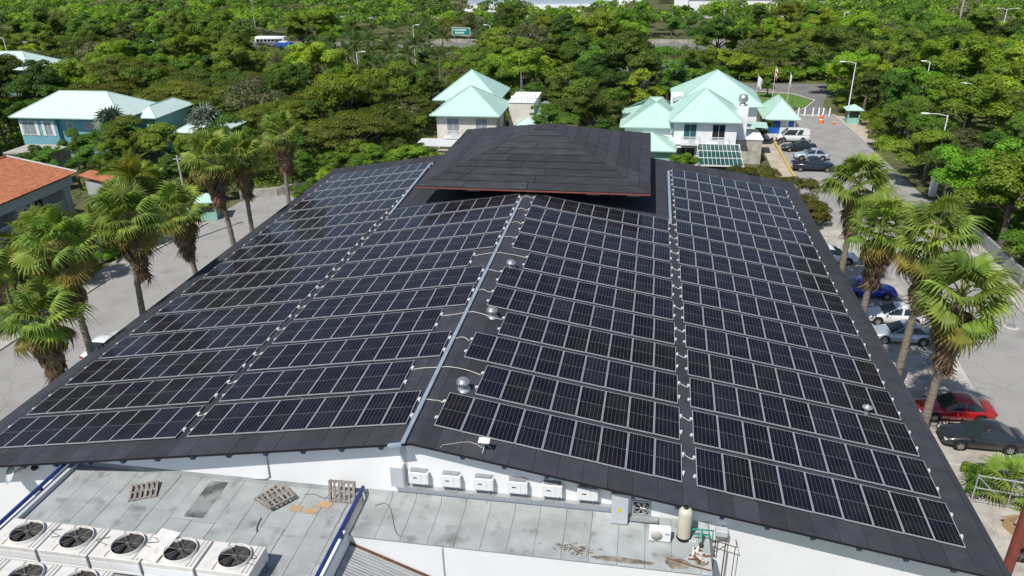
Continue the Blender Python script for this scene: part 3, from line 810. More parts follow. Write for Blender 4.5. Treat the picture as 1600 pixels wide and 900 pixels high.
# ------------------------------------------------------------------ air conditioners on the annex roof
def condenser():
    t = empty('roof_condenser')
    W, D, z0, z1 = 2.10, 1.42, .34, .94
    MB().bbox(-W / 2, W / 2, -D / 2, D / 2, z0, z1, .02).build('housing', M['white_paint'], t)
    MB().box(-W / 2 + .03, W / 2 - .03, -D / 2 - .012, -D / 2 - .002, z0 + .05, z1 - .22).build('front_panel', M['white_clean'], t)
    MB().box(W / 2 - .03, W / 2 + .02, -D / 2 - .03, -D / 2 + .04, z0 - .02, z1 - .02).build('joint_post', M['galv'], t)
    for i, xx in enumerate((-.42, .74, .90)):
        MB().box(xx + .0, xx + .03, -D / 2 + .03, D / 2 - .03, z1 + .0005, z1 + .012).build('top_seam', M['rust'] if i == 0 else M['grey_case'], t)
    fx, fy = -.05 + .2, .0
    ring = MB()
    n = 28
    pr = [(.63, z1 + .001), (.61, z1 + .13), (.60, z1 + .14), (.585, z1 + .13), (.585, z1 - .1)]
    ring.lathe(pr, n, (fx, fy, 0))
    ring.build('fan_shroud', M['white_paint'], t)
    MB().lathe([(.584, z1 + .006), (.0, z1 + .006)], n, (fx, fy, 0), smooth=False).build('fan_well', M['black'], t)
    f = MB()
    for i in range(5):
        a = 2 * math.pi * i / 5 + .3
        vs = []
        for r, tw in ((.08, .05), (.34, .06), (.56, .045)):
            for sgn in (-1, 1):
                da = sgn * (.47 if r > .2 else .5)
                vs.append((fx + r * math.cos(a + da), fy + r * math.sin(a + da), z1 + .075 + sgn * tw))
        f.add(vs, [(0, 1, 3, 2), (2, 3, 5, 4)])
    f.lathe([(.10, z1 + .01), (.10, z1 + .12), (.0, z1 + .125)], 12, (fx, fy, 0))
    fanp = f.build('fan', M['fan'], t)
    g = MB()
    for i in range(4):
        a = math.pi * i / 4
        g.tube([(fx - (.6) * math.cos(a), fy - (.6) * math.sin(a), z1 + .136), (fx + (.6) * math.cos(a), fy + (.6) * math.sin(a), z1 + .136)], .005, 4)
    g.build('grille', M['galv'], fanp)
    for sx in (-1, 1):
        for sy in (-1, 1):
            MB().box(sx * W / 2 - .09 * (sx > 0), sx * W / 2 + .09 * (sx < 0), sy * (D / 2 - .08) - .04, sy * (D / 2 - .08) + .04, 0, z0).build('leg', M['galv'], t)
    MB().box(-W / 2, W / 2, -D / 2 - .02, -D / 2 + .05, z0 - .10, z0 - .005).build('rail', M['white_clean'], t)
    return t
cond = condenser()
cx0 = [-14.45, -12.28, -10.10, -7.92, -5.72]
labs = ['leftmost white fan condenser in the back row on the annex roof', 'second white fan condenser from the left in the back row', 'middle white fan condenser with a loose sheet leaning beside its fan', 'fourth white fan condenser from the left in the back row', 'rightmost white fan condenser at the end of the back row']
for i, x in enumerate(cx0):
    o = cond if i == 0 else copy_tree(cond)
    o.location = (x + (0 if i else -.0), -2.72, ZR - .004)
    tag(o, labs[i], 'air conditioner', 'fan condensers on the annex roof')
for i, x in enumerate((-15.0, -12.85, -10.7)):
    o = copy_tree(cond)
    o.location = (x, -4.72, ZR - .004)
    tag(o, ('leftmost rusty fan condenser in the front row at the picture edge', 'second rusty fan condenser in the front row at the picture edge', 'third condenser in the front row, cut by the picture edge')[i], 'air conditioner', 'fan condensers on the annex roof')
# loose white sheet leaning on the third unit
sh = MB().box(-.44, .44, -.72, .72, 0, .014, M=Matrix.Rotation(R(-8), 4, 'Z') @ Matrix.Rotation(R(6), 4, 'X'))
tag(sh.build('metal_sheet', M['white_paint'], None, (-8.72, -2.62, ZR + 1.03)), 'loose white metal sheet lying over two of the condensers', 'sheet')
# wires on the units
for i, (x, y) in enumerate(((-13.2, -2.5), (-11.1, -2.6), (-4.95, -2.7), (-9.0, -2.5))):
    rr = random.Random(i)
    pts = [(x + .35 * math.sin(j * .9 + i) * (1 - j / 14), y + .12 * j * .5 - .3, ZR + .955 + (.1 + .06 * rr.random() if i == 3 else .03 * rr.random())) for j in range(9)]
    tag(MB().tube(pts, .012, 5).build('loose_wire', M['dark_cable']), ('dark wire curled on top of the leftmost condenser', 'dark wire curled between second and third condensers', 'dark wire curled on the rightmost condenser', 'dark wire on the loose white sheet')[i], 'wire')

# ------------------------------------------------------------------ pallets and scraps on the annex roof
def pallet(L=1.15, W=.95, slats=6):
    t = empty('wooden_pallet')
    for j in range(3):
        y = -W / 2 + j * (W - .09) / 2
        MB().box(-L / 2, L / 2, y, y + .09, .02, .11).build('bearer', M['wood'], t)
    for i in range(slats):
        x = -L / 2 + i * (L - .1) / (slats - 1)
        MB().box(x, x + .10, -W / 2, W / 2, .112, .132).build('slat', M['wood'], t)
    for i in range(3):
        x = -L / 2 + i * (L - .1) / 2
        MB().box(x, x + .10, -W / 2, W / 2, 0, .018).build('base_slat', M['wood'], t)
    return t
p1 = pallet()
p1.location = (-12.05, 1.13, ZR + .012); p1.rotation_euler = (R(7), 0, R(25))
tag(p1, 'grey wooden pallet lying alone on the flat roof at the left', 'pallet', 'wooden pallets on the flat roof')
p2 = copy_tree(p1); p2.location = (-6.3, 1.62, ZR + .012); p2.rotation_euler = (0, 0, R(62))
tag(p2, 'weathered pallet at the bottom of the pair beside the cardboard', 'pallet', 'wooden pallets on the flat roof')
p2b = copy_tree(p1); p2b.location = (-5.95, 1.45, ZR + .15); p2b.rotation_euler = (R(0), R(0), R(52))
tag(p2b, 'weathered pallet on top of the pair beside the cardboard', 'pallet', 'wooden pallets on the flat roof')
p3 = copy_tree(p1); p3.location = (-3.2, 1.95, ZR + .49); p3.rotation_euler = (R(90 - 14), 0, R(2))
tag(p3, 'grey pallet standing upright against the wall by the blue beam', 'pallet', 'wooden pallets on the flat roof')
rr = random.Random(8)
for i, (x, y, s, a) in enumerate(((-5.02, 1.12, .52, 10), (-4.32, 1.05, .60, 40), (-3.9, 1.52, .66, 15))):
    pts = []
    for j in range(9):
        t = 2 * math.pi * j / 9 + R(a)
        rad = s * rr.uniform(.5, .85) * (1.0 if j % 2 else .8)
        pts.append((x + rad * math.cos(t) * 1.0, y + rad * .55 * math.sin(t)))
    tag(MB().prism(pts, ZR + .006, ZR + .016 + .004 * i).build('cardboard_scrap', M['card']), ('small tan cardboard scrap right beside the stacked pallets', 'large tan cardboard scrap lying on the grey roof', 'pale tan cardboard scrap nearest the upright pallet')[i], 'cardboard', 'cardboard scraps')
# dark repair patch, puddle marks
tag(MB().prism([(-9.50, -.02), (-8.62, .02), (-8.70, 2.28), (-9.56, 2.28)], ZR + .002, ZR + .008).build('roof_patch', mat('dark_patch', (0.24, 0.255, 0.25), (0.08, 0.082, 0.08), rough=.85, scale=1.6, detail=9, contrast=(.38, .55))), 'dark stained repair strip on the grey flat roof', 'patch')
pts = [(-6.55 + .05 * math.sin(j), .2 - .09 * j, ZR + .012) for j in range(9)]
tag(MB().tube([(-6.2, .35, ZR + .02), (-6.18, 0.1, ZR + .02), (-6.12, -.2, ZR + .02), (-6.0, -.42, ZR + .02)], .03, 6).build('rubber_hose', M['dark_cable']), 'short grey hose lying on the flat roof', 'hose')
pts = [(-5.0 + .3 * j + .08 * math.sin(j * 2), 2.0 + .1 * math.sin(j * 1.4), ZR + .012) for j in range(6)]
tag(MB().tube(pts, .014, 5).build('roof_cable', M['dark_cable']), 'thin dark cable along the wall beside the upright pallet', 'cable')
pts = [(-1.75 + 1.6 * (j / 11), 1.75 - .1 * j + .5 * math.sin(j * .45), ZR + .02) for j in range(12)]
tag(MB().tube(pts, .012, 5).build('roof_cable', M['dark_cable']), 'thin dark cable looping over the narrow grey roof', 'cable')
# conduit at the left on the wall
tag(MB().tube([(-6.72, WY0 - .03, 8.6), (-6.78, WY0 - .03, 7.0), (-7.0, WY0 - .05, 6.86), (-7.6, WY0 - .05, 6.86)], .03, 6).build('wall_conduit', M['galv']), 'thin grey conduit running down the white wall on the left', 'conduit')
# wall dish, lamp
wd = empty('satellite_dish', (-19.55, 2.0, 6.05), 0, 'round white satellite dish on the wall at the far left', 'satellite dish')
MB().lathe([(.02, -.02), (.2, .0), (.42, .07), (.43, .09), (.2, .03), (.0, .01)], 20, M=Matrix.Rotation(R(-35), 4, 'Z') @ Matrix.Rotation(R(55), 4, 'X')).build('dish', M['pale_case'], wd)
MB().tube([(0, .0, 0), (.15, .22, .05), (.22, .5, .05)], .04, 6).build('arm', M['galv'], wd)
ld = empty('wall_lamp', (-18.6, WY0 - .005, 6.25), 0, 'small dark round lamp on the wall beside the dish', 'lamp')
MB().lathe([(.0, .25), (.12, .22), (.16, .08), (.10, .0)], 14, M=Matrix.Rotation(R(90), 4, 'X')).build('lamp_body', M['black'], ld)

# ------------------------------------------------------------------ equipment on the front wall
YW = WY0
db = empty('distribution_box', (-.78, YW, 7.4), 0, 'large white distribution box on the wall left of the inverters', 'electrical box')
MB().bbox(-.32, .26, -.36, -.002, 0, 1.1, .03).build('cabinet', M['white_clean'], db)
MB().box(-.29, .23, -.372, -.362, .04, 1.04).build('door', M['pale_case'], db)
inv = empty('inverter', (0, YW, 0))
MB().bbox(-.42, .42, -.30, -.08, .06, .66, .03).build('case', M['white_clean'], inv)
MB().box(-.36, .34, -.26, -.004, .02, .70).build('heat_sink', M['grey_case'], inv)
MB().box(-.22, -.05, -.306, -.3005, .37, .42).build('display', M['black'], inv)
MB().box(.13, .138, -.304, -.3005, .08, .64).build('panel_joint', M['grey_case'], inv)
MB().box(.28, .35, -.306, -.3005, .10, .115).build('maker_label', M['black'], inv)
for xx in (-.3, .22):
    MB().tube([(xx, -.18, .06), (xx, -.18, -.16)], .025, 6).build('cable_gland', M['grey_case'], inv)
for i, x in enumerate((.10, 1.48, 2.86, 4.28, 5.70, 7.14)):
    o = inv if i == 0 else copy_tree(inv)
    o.location = (x, YW, 7.56)
    tag(o, ('leftmost white inverter, next to the distribution box', 'second white inverter from the left on the wall', 'third white inverter from the left on the wall', 'fourth white inverter from the left on the wall', 'fifth white inverter from the left on the wall', 'rightmost white inverter, next to the grey cabinet')[i], 'inverter', 'inverters on the front wall')
tray('wall_cable_tray', [(-.45, YW - .12, 7.22), (8.1, YW - .12, 7.22)], .22, .12, 'horizontal grey cable tray under the row of inverters', 'galv')
cb = empty('grey_cabinet', (8.45, YW, 6.70), 0, 'tall pale grey electrical cabinet with a yellow sticker', 'electrical box')
MB().bbox(-.34, .34, -.42, -.002, 0, 1.52, .025).build('cabinet', M['pale_case'], cb)
MB().box(-.31, .31, -.432, -.4205, .03, 1.30).build('door', M['pale_case'], cb)
MB().box(-.08, .04, -.437, -.4325, .62, .82).build('warning_sticker', M['yellow'], cb)
MB().box(-.36, .36, -.44, -.0, 1.525, 1.55).build('top_lip', M['grey_case'], cb)
MB().box(-.33, .33, -.40, -.02, -.07, -.001).build('plinth', M['grey_case'], cb)
ef = empty('exhaust_fan', (9.3, YW, 7.30), 0, 'square metal exhaust fan on the wall beside the grey cabinet', 'fan')
Mr = Matrix.Rotation(R(90), 4, 'X')
mb = MB()
for a in ((-.38, .38, -.06, -.002, .30, .36), (-.38, .38, -.06, -.002, -.36, -.30), (-.38, -.30, -.06, -.002, -.30, .30), (.30, .38, -.06, -.002, -.30, .30)): mb.box(*a)
mb.build('frame', M['galv'], ef)
MB().box(-.30, .30, -.02, -.004, -.30, .30).build('back', M['black'], ef)
MB().lathe([(.31, .05), (.29, .09), (.27, .05)], 20, M=Mr).build('ring', M['galv'], ef)
f = MB()
for i in range(6):
    a = 2 * math.pi * i / 6
    vs = []
    for r in (.05, .26):
        for sg in (-1, 1):
            vs.append((r * math.cos(a + sg * .3), -.05 + sg * .02, r * math.sin(a + sg * .3)))
    f.add(vs, [(0, 1, 3, 2)])
f.lathe([(.07, .03), (.06, .08), (0, .085)], 10, M=Mr)
f.build('blades', M['chrome'], ef)
part(MB().box(8.88, 10.0, YW - .28, YW - .003, 6.80, 6.92), 'wall_bracket', M['galv'], led)
ms = empty('split_condenser', (10.05, 1.5, ZR + .008), 0, 'small white split air conditioner on the narrow roof', 'air conditioner')
MB().bbox(-.42, .42, -.16, .16, .06, .62, .02).build('case', M['white_clean'], ms)
MB().lathe([(.22, .165), (.22, .175), (0, .176)], 20, (-.12, 0, .33), M=Matrix.Translation((-.12, 0, .33)) @ Mr @ Matrix.Translation((.12, 0, -.33))).build('fan_grille', mat('beige_grille', (0.52, 0.48, 0.40), (0.36, 0.33, 0.28), scale=30), ms)
MB().box(.2, .36, -.166, -.161, .42, .48).build('badge', M['grey_case'], ms)
for s in (-1, 1): MB().box(s * .3 - .04, s * .3 + .04, -.2, .2, 0, .058).build('foot', M['galv'], ms)
tk = empty('water_tank', (10.98, 1.72, ZR + .008), 0, 'tall cream water treatment tank with a black base', 'tank')
MB().lathe([(.26, .12), (.27, .2), (.27, 1.3), (.25, 1.42), (.18, 1.5), (.1, 1.53)], 24).build('vessel', M['tank'], tk)
MB().lathe([(.0, .0), (.25, .0), (.28, .06), (.275, .17), (.262, .18)], 24).build('base', M['black'], tk)
MB().lathe([(.1, 1.52), (.1, 1.60), (.0, 1.62)], 14).build('valve_head', M['black'], tk)
pg = empty('green_pipework', (11.55, 1.65, ZR + .01), 0, 'green plastic pipes with valves at the end of the narrow roof', 'pipes')
MB().tube([(-.35, .1, .0), (-.35, .1, .48), (.55, .12, .48), (.55, .12, .0)], .035, 8).build('loop_pipe', M['pipe_green'], pg)
MB().tube([(-.2, .02, .30), (.48, .04, .30)], .03, 8).build('cross_pipe', M['pipe_green'], pg)
MB().tube([(.12, .06, .46), (.10, -.2, .42), (.10, -.3, .04)], .045, 8).build('drop_pipe', M['pipe_green'], pg)
MB().lathe([(.08, .0), (.09, .1), (.06, .2), (.0, .21)], 12, (.10, -.3, 0)).build('pump', M['fan'], pg)
for i in range(4): MB().bbox(-.45 + i * .1, -.39 + i * .1, -.12, -.04, .002, .07, .01).build('fitting', M['white_clean'], pg)
jb = empty('junction_box', (12.5, YW - .02, 6.50), 0, 'grey junction box on pipe legs at the end of the narrow roof', 'electrical box')
MB().bbox(-.24, .24, -.34, -.02, 0, .28, .02).build('case', M['pale_case'], jb)
for x in (-.2, .2):
    MB().tube([(x, -.3, 0), (x, -.3, -6.45)], .022, 6).build('leg', M['rust'], jb)
    MB().tube([(x + .35, -.5, -.25), (x + .35, -.5, -6.45)], .018, 6).build('leg', M['rust'], jb)
MB().tube([(-.55, -.55, .05), (.6, -.55, -.25), (.6, -.1, -.25)], .018, 6).build('pipe', M['rust'], jb)
MB().tube([(-.4, -.6, -.1), (.2, -.3, -.12)], .018, 6).build('pipe', M['rust'], jb)
# pile of cable scraps on the narrow roof
mb = MB()
rr = random.Random(4)
for i in range(46):
    x, y = 6.75 + rr.gauss(0, .38), .48 + rr.gauss(0, .12)
    a = rr.uniform(0, 6.28); l = rr.uniform(.1, .3)
    z = ZR + .02 + rr.uniform(0, .08)
    mb.tube([(x, y, z), (x + l * .5 * math.cos(a), y + l * .5 * math.sin(a) * .6, z + .04), (x + l * math.cos(a + .5), y + l * math.sin(a + .5) * .6, z)], rr.uniform(.008, .022), 4, rr.choice((0, 0, 1, 2)))
tag(mb.build('scrap_pile', [M['wood'], M['cable'], M['rust']]), 'pile of cable and metal scraps on the narrow roof edge', 'scrap', kind='stuff')
tag(MB().tube([(10.3, .55, ZR + .03), (11.3, .25, ZR + .06), (11.95, .14, ZR + .03)], .03, 6).build('fallen_pipe', M['rust']), 'rusty pipe lying across the stained end of the narrow roof', 'pipe')
mb = MB()
for i in range(26):
    x, y = 11.6 + rr.gauss(0, .2), .75 + rr.gauss(0, .16)
    a = rr.uniform(0, 6.28); l = rr.uniform(.08, .2)
    mb.box(-l, l, -.03, .03, 0, .02, rr.choice((0, 1)), Matrix.Translation((x, y, ZR + .02 + .05 * rr.random())) @ Matrix.Rotation(a, 4, 'Z') @ Matrix.Rotation(rr.uniform(-.4, .4), 4, 'Y'))
tag(mb.build('rubble', [M['rust'], M['white_paint']]), 'rust-brown rubble on the stained end of the narrow roof', 'rubble', kind='stuff')
tag(MB().tube([(1.9, .03, 6.60), (1.62, .03, 6.56), (1.58, .03, 6.3), (1.6, .03, 4.6)], .018, 6).build('wall_conduit', M['galv']), 'thin conduit down the white face of the narrow block', 'conduit')
rr = random.Random(12)
for i, (x0, x1, y0, y1) in enumerate(((7.4, 9.9, .09, .34), (10.25, 11.2, .10, .62), (11.35, 11.9, .35, 1.0))):
    q = []
    for j in range(28):
        a = 2 * math.pi * j / 28
        f = 1 + rr.uniform(-.16, .16)
        q.append(((x0 + x1) / 2 + (x1 - x0) / 2 * math.copysign(abs(math.cos(a)) ** .7, math.cos(a)) * min(1, f), (y0 + y1) / 2 + (y1 - y0) / 2 * math.sin(a) * f))
    tag(MB().prism(q, ZR + .004, ZR + .0095 + .0005 * i).build('dried_mud', mat('dried_mud_%d' % i, (0.30, 0.27, 0.22), (0.14, 0.115, 0.085), rough=.95, scale=2.4, detail=10, contrast=(.4, .62))), ('long brown mud stain along the front edge of the narrow roof', 'dark brown mud stain below the cream tank', 'brown mud stain beside the green pipes')[i], 'mud stain', 'mud stains on the narrow roof')
# painted pole at the right corner
tag(MB().tube([(23.95, 3.75, 0), (23.95, 3.75, 5), (23.95, 3.75, 9.5)], .2, 14).build('red_pole', M['red_pole']), 'rusty red steel pole just outside the front right corner of the roof', 'pole')
# ------------------------------------------------------------------ vehicles
def wheel_mesh():
    Mx = Matrix.Rotation(R(90), 4, 'X')
    ty = MB().lathe([(.19, -.10), (.30, -.105), (.325, -.07), (.325, .07), (.30, .105), (.19, .10)], 20, M=Mx).mesh('tyre', M['tyre'])
    ri = MB()
    ri.lathe([(.20, -.10), (.20, .10)], 20, M=Mx)
    for sgn in (-1, 1):
        ri.lathe([(.20, .085 * sgn), (.17, .09 * sgn), (.16, .05 * sgn), (.0, .05 * sgn)], 20, M=Mx)
        for i in range(5):
            a = 2 * math.pi * i / 5
            ri.box(.03, .18, -.028, .028, -.01, .01, M=Mx @ Matrix.Rotation(a, 4, 'Z') @ Matrix.Translation((0, 0, .085 * sgn)))
    return ty, ri.mesh('rim', M['rim'])
TYRE, RIM = wheel_mesh()

def loft(stations, n, closed_caps=True):
    """stations: list of rings (list of n Vectors)"""
    mb = MB()
    vs = [p for r in stations for p in r]
    fs = []
    for i in range(len(stations) - 1):
        for k in range(n):
            fs.append((i * n + k, i * n + (k + 1) % n, (i + 1) * n + (k + 1) % n, (i + 1) * n + k))
    fs.append(tuple(range(n - 1, -1, -1)))
    fs.append(tuple(range((len(stations) - 1) * n, len(stations) * n)))
    mb.add(vs, fs, 0, True)
    return mb

def car(name, pnt, style='sedan'):
    """nose towards +X, origin on the ground under the middle"""
    t = empty(name)
    if style == 'sedan':
        L, W, zb = 4.55, 1.78, .92
        st = [(-2.27, .34, .78, .70), (-2.20, .24, .93, .80), (-1.75, .20, .98, .87), (-.9, .18, .95, .89), (.3, .18, .93, .89), (1.05, .20, .91, .88), (1.7, .22, .80, .85), (2.12, .26, .68, .76), (2.27, .34, .56, .66)]
        cab = dict(rb=-1.72, rt=-.98, ft=.05, fb=.98, zt=1.42, wb=.80, wt=.60)
    elif style == 'van':
        L, W = 4.7, 1.72
        st = [(-2.3, .30, 1.05, .80), (-2.25, .22, 1.12, .84), (-1.0, .2, 1.12, .86), (.6, .2, 1.10, .86), (1.5, .2, 1.05, .85), (2.05, .24, .92, .80), (2.3, .32, .70, .72)]
        cab = dict(rb=-2.26, rt=-2.18, ft=.75, fb=1.62, zt=1.88, wb=.82, wt=.72)
    else:
        L, W = 5.2, 1.85
        st = [(-2.6, .45, .98, .84), (-2.55, .35, 1.06, .90), (-.7, .32, 1.08, .92), (.5, .3, 1.10, .92), (1.3, .32, 1.10, .91), (2.2, .36, 1.02, .87), (2.55, .42, .85, .78), (2.62, .46, .75, .72)]
        cab = dict(rb=-.75, rt=-.6, ft=.65, fb=1.28, zt=1.72, wb=.84, wt=.68)
    rings = []
    for x, z0, z1, w in st:
        h = z1 - z0
        rings.append([Vector((x, y * w, z0 + z * h)) for y, z in ((-.86, 0), (.86, 0), (1.0, .16), (1.02, .5), (.97, .78), (.86, .95), (.5, 1.0), (-.5, 1.0), (-.86, .95), (-.97, .78), (-1.02, .5), (-1.0, .16))])
    loft(rings, 12).build('body', pnt, t)
    c = cab
    zbelt = [s_[2] for s_ in st][3] - .05
    g = {}
    for s_ in (-1, 1):
        g[s_] = [Vector((c['rb'], s_ * c['wb'], zbelt)), Vector((c['fb'], s_ * c['wb'], zbelt - .02)), Vector((c['ft'], s_ * c['wt'], c['zt'] - .05)), Vector((c['rt'], s_ * c['wt'], c['zt'] - .05))]
    gl = M['glass']
    def quad(nm, q, inset=.0, mt=gl):
        nrm = (q[1] - q[0]).cross(q[2] - q[0]).normalized()
        cen = sum(q, Vector()) / 4
        q2 = [p + (cen - p) * inset for p in q]
        lo = [p - nrm * .02 for p in q2]
        MB().add(q2 + lo, [(0, 1, 2, 3), (7, 6, 5, 4), (0, 4, 5, 1), (1, 5, 6, 2), (2, 6, 7, 3), (3, 7, 4, 0)]).build(nm, mt, t)
    # cabin shell in body paint, glass set 6 mm proud of it
    sh = MB()
    P8 = [g[-1][0], g[-1][1], g[-1][2], g[-1][3], g[1][0], g[1][1], g[1][2], g[1][3]]
    sh.add(P8, [(0, 1, 2, 3), (7, 6, 5, 4), (0, 3, 7, 4), (1, 5, 6, 2)])
    sh.build('pillars', pnt, t)
    # roof: crowned panel
    rr_ = []
    for x, zz, wk in ((c['rt'] - .04, -.05, 1.0), (c['rt'] + .18, .0, 1.0), ((c['rt'] + c['ft']) / 2, .03, 1.02), (c['ft'] - .15, .0, 1.0), (c['ft'] + .04, -.05, 1.0)):
        w_ = c['wt'] * wk
        rr_.append([Vector((x, y * w_, c['zt'] + zz + dz)) for y, dz in ((-1.02, -.06), (1.02, -.06), (.98, -.01), (.6, .03), (-.6, .03), (-.98, -.01))])
    loft(rr_, 6).build('roof', pnt, t)
    off = Vector((.012, 0, .01))
    def proud(q, d):
        return [p + d for p in q]
    quad('windscreen', proud([g[-1][1], g[1][1], g[1][2], g[-1][2]], Vector((.014, 0, .012))), .07)
    quad('rear_window', proud([g[1][0], g[-1][0], g[-1][3], g[1][3]], Vector((-.014, 0, .012))), .09)
    for s_ in (-1, 1):
        a, b, cc, d = g[s_]
        mid0, mid1 = a.lerp(b, .5), d.lerp(cc, .5)
        dv = Vector((0, s_ * .014, .006))
        q1 = [mid0 + Vector((.04, 0, 0)), b, cc, mid1 + Vector((.04, 0, 0))]
        q2 = [a, mid0 - Vector((.04, 0, 0)), mid1 - Vector((.04, 0, 0)), d]
        if style == 'van': q2 = [a.lerp(b, .28), mid0 - Vector((.04, 0, 0)), mid1 - Vector((.04, 0, 0)), d.lerp(cc, .28)]
        for q in (q1, q2):
            q = proud(q, dv)
            if s_ > 0: q = [q[1], q[0], q[3], q[2]]
            quad('side_window', q, .10)
        MB().bbox(c['fb'] - .28, c['fb'] - .12, min(s_ * .88, s_ * 1.02), max(s_ * .88, s_ * 1.02), zbelt + .0, zbelt + .13, .03).build('mirror', pnt, t)
        xf, xr = st[-1][0], st[0][0]
        w9 = st[-2][3]
        MB().bbox(xf - .28, xf - .06, min(s_ * .48, s_ * .74), max(s_ * .48, s_ * .74), st[-1][2] - .05, st[-1][2] + .075, .03).build('headlight', M['head'], t)
        MB().bbox(xr - .012, xr + .14, min(s_ * .5, s_ * .80), max(s_ * .5, s_ * .80), st[0][2] - .16, st[0][2] + .02, .02).build('tail_light', M['tail'], t)
    MB().box(st[-1][0] - .06, st[-1][0] + .012, -.45, .45, st[-1][1] + .02, st[-1][1] + .14).build('grille', M['black'], t)
    MB().box(st[0][0] - .014, st[0][0] + .05, -.26, .26, st[0][1] + .12, st[0][1] + .24).build('number_plate', M['white_clean'], t)
    wx = (-1.33, 1.36) if style != 'pickup' else (-1.6, 1.65)
    for xw in wx:
        for s_ in (-1, 1):
            wm = max(q_[3] for q_ in st) * 1.02
            wy = wm - .075
            w = link('wheel', TYRE, t, (xw, s_ * wy, .325))
            link('rim', RIM, w)
            MB().lathe([(.39, -.07), (.0, -.07)], 18, smooth=False, M=Matrix.Translation((xw, s_ * (wm - .062), .37)) @ Matrix.Rotation(R(90) * s_, 4, 'X')).build('wheel_arch', M['black'], t)
    if style == 'pickup':
        MB().box(-2.45, -.85, -.72, .72, 1.075, 1.082).build('bed', M['black'], t)
    return t

PAINT = dict(red=paint('red_car_paint', (0.36, 0.012, 0.016)), dark=paint('charcoal_car_paint', (0.022, 0.023, 0.026)), blue=paint('blue_car_paint', (0.008, 0.03, 0.36)),
             white=paint('white_car_paint', (0.72, 0.73, 0.74)), silver=paint('silver_blue_car_paint', (0.42, 0.47, 0.55), .2), black=paint('black_car_paint', (0.012, 0.012, 0.015)), navy=paint('navy_car_paint', (0.012, 0.016, 0.035)))
cars = [('sedan', 'red', 28.95, 22.35, 180, 'red sedan parked nose-in beside the charcoal one at right'),
        ('sedan', 'dark', 29.55, 19.45, 180, 'charcoal sedan with silver wheels parked nearest the camera'),
        ('sedan', 'silver', 28.6, 32.3, 180, 'pale silver sedan parked next to the manhole side of the palm'),
        ('sedan', 'white', 28.9, 35.4, 180, 'white sedan parked between the blue and silver cars'),
        ('sedan', 'blue', 28.1, 40.1, 0, 'bright blue hatch-backed car parked beneath the palms'),
        ('sedan', 'white', 26.6, 47.3, 0, 'white car half hidden behind the roof edge and a palm'),
        ('sedan', 'red', 26.6, 59.0, 0, 'red car half hidden under the tree with yellow pods'),
        ('sedan', 'white', -30.6, 22.6, 90, 'white car mostly hidden behind the left eave'),
        ('van', 'white', 30.3, 92.6, 180, 'white van parked beside the blue kiosk'),
        ('sedan', 'black', 30.3, 87.2, 180, 'black sedan parked beside the white van'),
        ('sedan', 'silver', 31.2, 83.0, 180, 'silver sedan parked between black sedan and dark pickup'),
        ('pickup', 'navy', 30.4, 77.6, 0, 'dark pickup truck parked nearest in the far row')]
protos = {}
for style, pc, x, y, rz, lab in cars:
    key = (style, pc)
    if key not in protos:
        protos[key] = o = car({'sedan': 'parked_car', 'van': 'parked_van', 'pickup': 'pickup_truck'}[style], PAINT[pc], style)
    else:
        o = copy_tree(protos[key])
    o.location = (x, y, .012); o.rotation_euler = (0, 0, R(rz) + R(random.Random(int(x * 10 + y)).uniform(-2, 2)))
    tag(o, lab, 'van' if style == 'van' else ('pickup' if style == 'pickup' else 'car'), 'cars parked along the right side' if x > 0 else 'cars on the left road')

# bus on the highway
bus = empty('bus', (-97.0, 189, 0.03), R(2), 'white bus with a blue tail on the road behind the trees', 'bus')
rg = []
for x, w, h in ((-4.4, .95, 2.55), (-4.3, 1.1, 2.85), (4.1, 1.1, 2.85), (4.35, 1.0, 2.5), (4.45, .9, 1.4)):
    rg.append([Vector((x, y * w, .45 + z * (h - .45))) for y, z in ((-1, 0), (1, 0), (1, .85), (.85, 1), (-.85, 1), (-1, .85))])
loft([[Vector((-p.x, p.y, p.z)) for p in r_] for r_ in rg], 6).build('body', M['white_clean'], bus)
for i in range(7):
    for s in (-1, 1):
        MB().box(-3.9 + i * 1.12, -2.95 + i * 1.12, min(s * 1.09, s * 1.125), max(s * 1.09, s * 1.125), 1.55, 2.2).build('window', M['glass'], bus)
for s in (-1, 1):
    MB().add([(1.0, s * 1.128, .5), (4.25, s * 1.128, .5), (4.25, s * 1.128, 1.5), (2.3, s * 1.128, 1.5)], [(0, 1, 2, 3) if s < 0 else (3, 2, 1, 0)]).build('blue_stripe', M['blue_paint'], bus)
for xw in (-2.7, 2.8):
    for s in (-1, 1):
        w = link('wheel', TYRE, bus, (xw, s * 1.0, .43)); w.scale = (1.35, 1.3, 1.35)
        link('rim', RIM, w)
tr = empty('blue_truck', (-90.5, 183.5, 0.03), 0, 'small blue vehicle in front of the bus behind the trees', 'truck')
MB().bbox(-2, 2.2, -.9, .9, .6, 1.9, .1).build('body', M['blue_paint'], tr)
MB().bbox(-1.2, 1.0, -.8, .8, 1.9, 2.2, .1).build('roof', M['white_clean'], tr)
for xw in (-1.3, 1.4):
    for s in (-1, 1):
        w = link('wheel', TYRE, tr, (xw, s * .85, .33)); link('rim', RIM, w)

